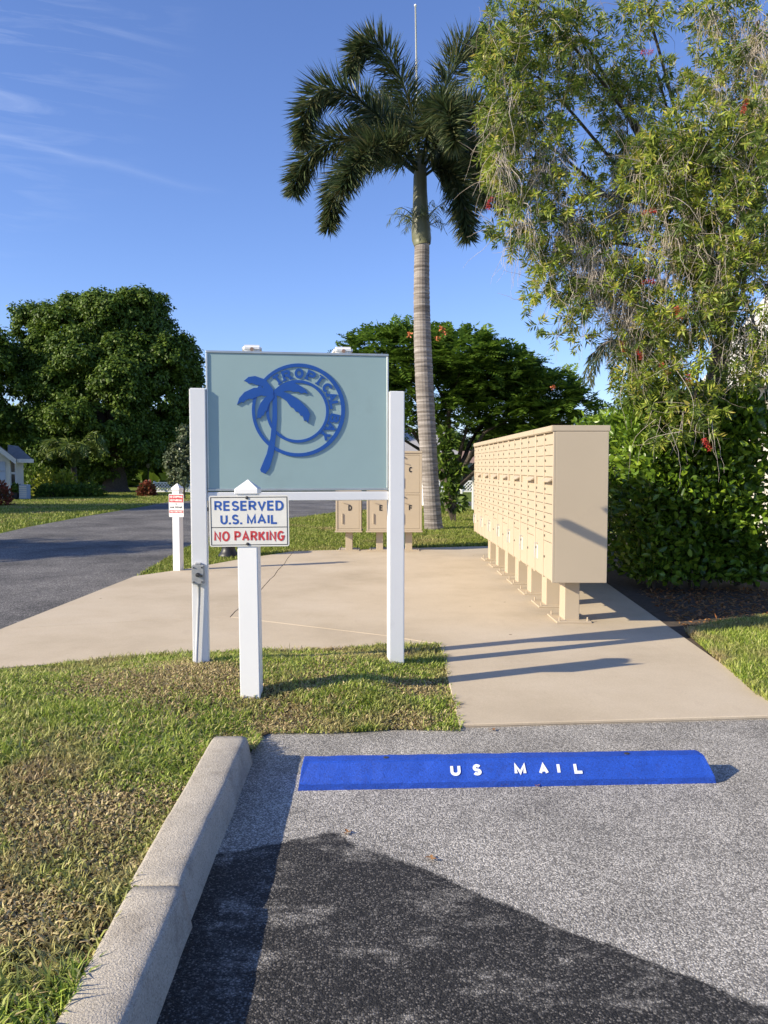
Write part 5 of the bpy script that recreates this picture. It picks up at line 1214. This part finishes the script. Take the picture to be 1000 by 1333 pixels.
# weeping bottlebrush: (u, v, half widths in photograph pixels, distance, number of shoots, share of dry twigs)
BT = thing('bottlebrush_tree', 'weeping bottlebrush tree with red flowers and bare grey twigs, upper right', 'tree', (4.1, 9.9, 0))
bt0 = Vector((4.1, 9.9, 0))
BL = [(690, 30, 62, 45, 9.0, 150, 1), (650, 75, 34, 50, 8.8, 120, 1), (745, 60, 45, 60, 9.4, 130, 2), (660, 150, 38, 55, 8.7, 150, 2), (700, 130, 55, 60, 9.2, 180, 2), (650, 215, 26, 45, 8.6, 90, 2),
      (705, 215, 55, 60, 8.9, 190, 4), (680, 290, 38, 45, 8.6, 90, 2), (740, 290, 52, 60, 8.8, 170, 4), (715, 355, 34, 42, 8.6, 80, 1), (770, 350, 45, 60, 8.7, 140, 4), (745, 400, 24, 30, 8.5, 36, 1),
      (800, 270, 55, 80, 9.3, 190, 6), (815, 380, 50, 60, 8.7, 170, 5), (860, 230, 55, 65, 8.4, 190, 2), (900, 190, 55, 60, 8.3, 190, 2), (945, 230, 60, 70, 8.2, 230, 2), (990, 200, 45, 80, 8.2, 150, 2),
      (870, 310, 55, 60, 8.4, 180, 3), (935, 320, 60, 60, 8.2, 220, 2), (990, 330, 50, 70, 8.2, 170, 2), (850, 430, 50, 50, 8.5, 160, 2), (905, 400, 50, 50, 8.3, 150, 2), (965, 420, 50, 46, 8.2, 120, 2),
      (830, 490, 34, 40, 8.5, 70, 1), (880, 485, 40, 36, 8.2, 90, 1), (905, 540, 34, 40, 8.0, 50, 1), (865, 545, 30, 45, 8.0, 40, 1), (945, 490, 34, 24, 8.1, 26, 1),
      (835, 20, 55, 30, 9.6, 70, 1), (800, 110, 40, 60, 9.8, 120, 2), (850, 110, 50, 40, 9.6, 60, 1), (930, 20, 40, 40, 9.0, 80, 2), (985, 60, 35, 70, 8.8, 110, 4), (930, 110, 40, 50, 8.9, 100, 2), (820, 180, 50, 60, 9.6, 150, 2), (990, 140, 30, 60, 8.5, 90, 3),
      (985, 470, 30, 38, 8.1, 70, 1), (693, 396, 15, 20, 8.5, 9, 1), (762, 446, 22, 14, 8.5, 9, 1), (640, 292, 14, 22, 8.5, 10, 1), (700, 425, 8, 12, 8.5, 4, 1), (728, 440, 10, 8, 8.5, 4, 1),
      (1060, 250, 60, 200, 8.6, 260, 2), (1060, 60, 60, 80, 9.2, 120, 2)]
tipP, tipD, kind_ = [], [], []
twig = []
for (u, v, ru, rv, Y, n, dry) in BL:
    c = np.array(w(u, v, Y)); s = Y / F
    d = rng.normal(size=(n, 3)); d = unit(d) * (rng.uniform(0, 1, n) ** .42)[:, None]
    P = c + d * np.array([ru * s, min(ru, rv) * s * 1.1 + .15, rv * s])
    D = d * .7 + rng.normal(size=(n, 3)) * .35 + np.array([0, -.05, -.45])
    kp = rng.uniform(0, 1, n) < (.66 if dry >= 3 else .92); P, D = P[kp], D[kp]
    tipP.append(P); tipD.append(D)
    for k in range(int(dry * 52 if dry > 2 else dry * 26 if dry > 1 else 5 if n > 30 else 0)):
        q = c + unit(rng.normal(size=3)) * rng.uniform(.1, .8) * np.array([ru * s, .35, rv * s]) + np.array([0, -.12, 0])
        twig.append((q, dry))
tipP = np.concatenate(tipP); tipD = unit(np.concatenate(tipD)); n = len(tipP)
NLF = 18
k = np.repeat(np.arange(n), NLF); f = np.tile(np.linspace(0, 1, NLF), n)
LS = rng.uniform(.05, .15, n)[k]
base = tipP[k] + tipD[k] * ((f - .5) * LS)[:, None]
ang_ = f * NLF * 2.4 + rng.uniform(0, 6.28, n)[k]
ref = np.tile(np.array([.13, .2, 1.0]), (len(k), 1)); S_ = unit(np.cross(tipD[k], ref)); Q_ = np.cross(S_, tipD[k])
Dl = S_ * np.cos(ang_)[:, None] + Q_ * np.sin(ang_)[:, None] + tipD[k] * (.45 + .5 * f)[:, None] + rng.normal(size=base.shape) * .1
V, T = leaves(base - np.array(bt0), Dl,  .100 * rng.uniform(.65, 1.2, len(k)) * (1 - .2 * f), .0095 * rng.uniform(.8, 1.25, len(k)), .2)
bright = (rng.uniform(0, 1, n) < .62)[k]
Vr = V.reshape(-1, 4, 3)
for nm, mk, mat_ in (('foliage', bright, 'brush_leaf'), ('old_foliage', ~bright, 'brush_leaf_dark')):
    v_ = Vr[mk].reshape(-1, 3); t_ = (np.array([[0, 1, 2], [0, 2, 3]])[None] + (np.arange(mk.sum()) * 4)[:, None, None]).reshape(-1, 3)
    npobj(nm, v_, t_, mat_, BT)
def strands(starts, name, mat_, r, seg=6, L=(.3, .8), hang=.75):
    """thin three-sided twigs"""
    n = len(starts); P = np.array(starts); D = unit(rng.normal(size=(n, 3)) + np.array([0, 0, -hang])); Ls = rng.uniform(*L, n) / seg
    a = np.linspace(0, 2 * np.pi, 4)[:3]; rings = []
    for j in range(seg + 1):
        off = np.stack([np.cos(a), np.sin(a), np.zeros(3)], 1) * r
        fw = (1 - .7 * j / seg)
        X = unit(np.cross(D, np.array([0.3, 1.0, .1]))); Yv = np.cross(D, X)
        rings.append(P[:, None] + (X[:, None] * np.cos(a)[None, :, None] + Yv[:, None] * np.sin(a)[None, :, None]) * r * fw)
        P = P + D * Ls[:, None]; D = unit(D + rng.normal(size=(n, 3)) * .20 + np.array([0, 0, -hang * .12]))
    V = np.stack(rings, 1).reshape(-1, 3); per = (seg + 1) * 3; T = []
    for j in range(seg):
        for q in range(3):
            a0, b0, a1, b1 = j * 3 + q, j * 3 + (q + 1) % 3, (j + 1) * 3 + q, (j + 1) * 3 + (q + 1) % 3
            T += [(a0, b0, b1), (a0, b1, a1)]
    T = (np.array(T)[None] + (np.arange(n) * per)[:, None, None]).reshape(-1, 3)
    return npobj(name, V, T, mat_, BT)
strands([q - np.array(bt0) for q, d in twig], 'dry_twig', 'pale_twig', .0034, 8, (.3, .8), 2.0)
strands(list(tipP[::2] - np.array(bt0) - tipD[::2] * .05), 'twig', 'grey_twig', .0035, 5, (-.5, -.2), .3)
bm = bmesh.new(); tgt = []
for (u, v, ru, rv, Y, n_, d_) in [b for b in BL if b[5] > 30][::2]:
    p = w(u, v, Y) - bt0; tgt.append(p)
fork = Vector((.1, .1, 2.9))
tube(bm, [(0, 0, -.05), (.03, .02, 1.2), (-.02, .05, 2.2), fork], [.17, .14, .12, .11], 10)
for p in tgt:
    top = fork.lerp(p, .55) + Vector((0, .1, max(.4, 1.2 - .25 * (p - fork).length) + random.uniform(0, .5)))
    q = catmull([fork, fork.lerp(top, .55) + Vector((random.uniform(-.15, .15), random.uniform(-.15, .15), .2)), top, p + Vector((0, 0, .25)), p - Vector((0, 0, .2))], 4)
    tube(bm, q, [.034 * (1 - .92 * i / (len(q) - 1)) + .002 for i in range(len(q))], 6)
obj('trunk', bm, 'brown_bark', BT, True)
for (u, v, Y, orient) in ((842, 68, 9.0, (1, 0, .1)), (845, 275, 8.2, (1, 0, .2)), (843, 367, 8.3, (1, 0, .1)), (883, 407, 8.0, (.4, .2, -1)), (865, 480, 8.0, (.6, 0, -.7)), (897, 497, 7.9, (-.15, 0, 1)), (920, 578, 7.8, (.6, 0, -.8)), (833, 460, 8.2, (-.3, 0, 1)), (970, 138, 8.0, (-.3, .2, -1)), (811, 452, 8.4, (-.3, 0, 1)), (637, 265, 8.5, (.3, 0, 1))):
    p = w(u, v, Y) - bt0; ax = np.array(orient, float); ax = ax / np.linalg.norm(ax); nn = 130
    f = rng.uniform(-.5, .5, nn); ph_ = rng.uniform(0, 6.28, nn); ref = np.array([.2, 1, .3]); S1 = np.cross(ax, ref); S1 /= np.linalg.norm(S1); Q1 = np.cross(S1, ax)
    Df = S1[None] * np.cos(ph_)[:, None] + Q1[None] * np.sin(ph_)[:, None] + ax[None] * .25
    V, T = leaves(ax[None] * (f * .14)[:, None], Df, .038 * rng.uniform(.7, 1.2, nn), .0022, .1)
    o = npobj('flower', V, T, 'flower_red', BT); o.location = p

# ------------------------------------------------------------------ trees left of the view whose shade falls across the road
for (x, y, h_, r, lab) in ((-17.5, 8.2, 6.6, 1.7, 'roadside tree left of the view shading the near road'), (-24, 20.5, 8.0, 3.0, 'roadside tree left of the view shading the far lawn')):
    tree('roadside_tree', lab, Vector((x, y, 0)), [(x, y, h_ * .7, r, r, r * .9), (x + r * .6, y + .4, h_ * .6, r * .7, r * .7, r * .6), (x - r * .6, y - .3, h_ * .62, r * .75, r * .7, r * .6), (x, y, h_ * .88, r * .7, r * .7, r * .5)], 5, 34, .26, .09, 'tree_leaf', .25, .6, group='roadside trees')

print('objects', len(bpy.data.objects), 'tris', sum(len(m.loop_triangles) or sum(len(p.vertices) - 2 for p in m.polygons) if len(m.polygons) < 2000 else len(m.polygons) for m in bpy.data.meshes))
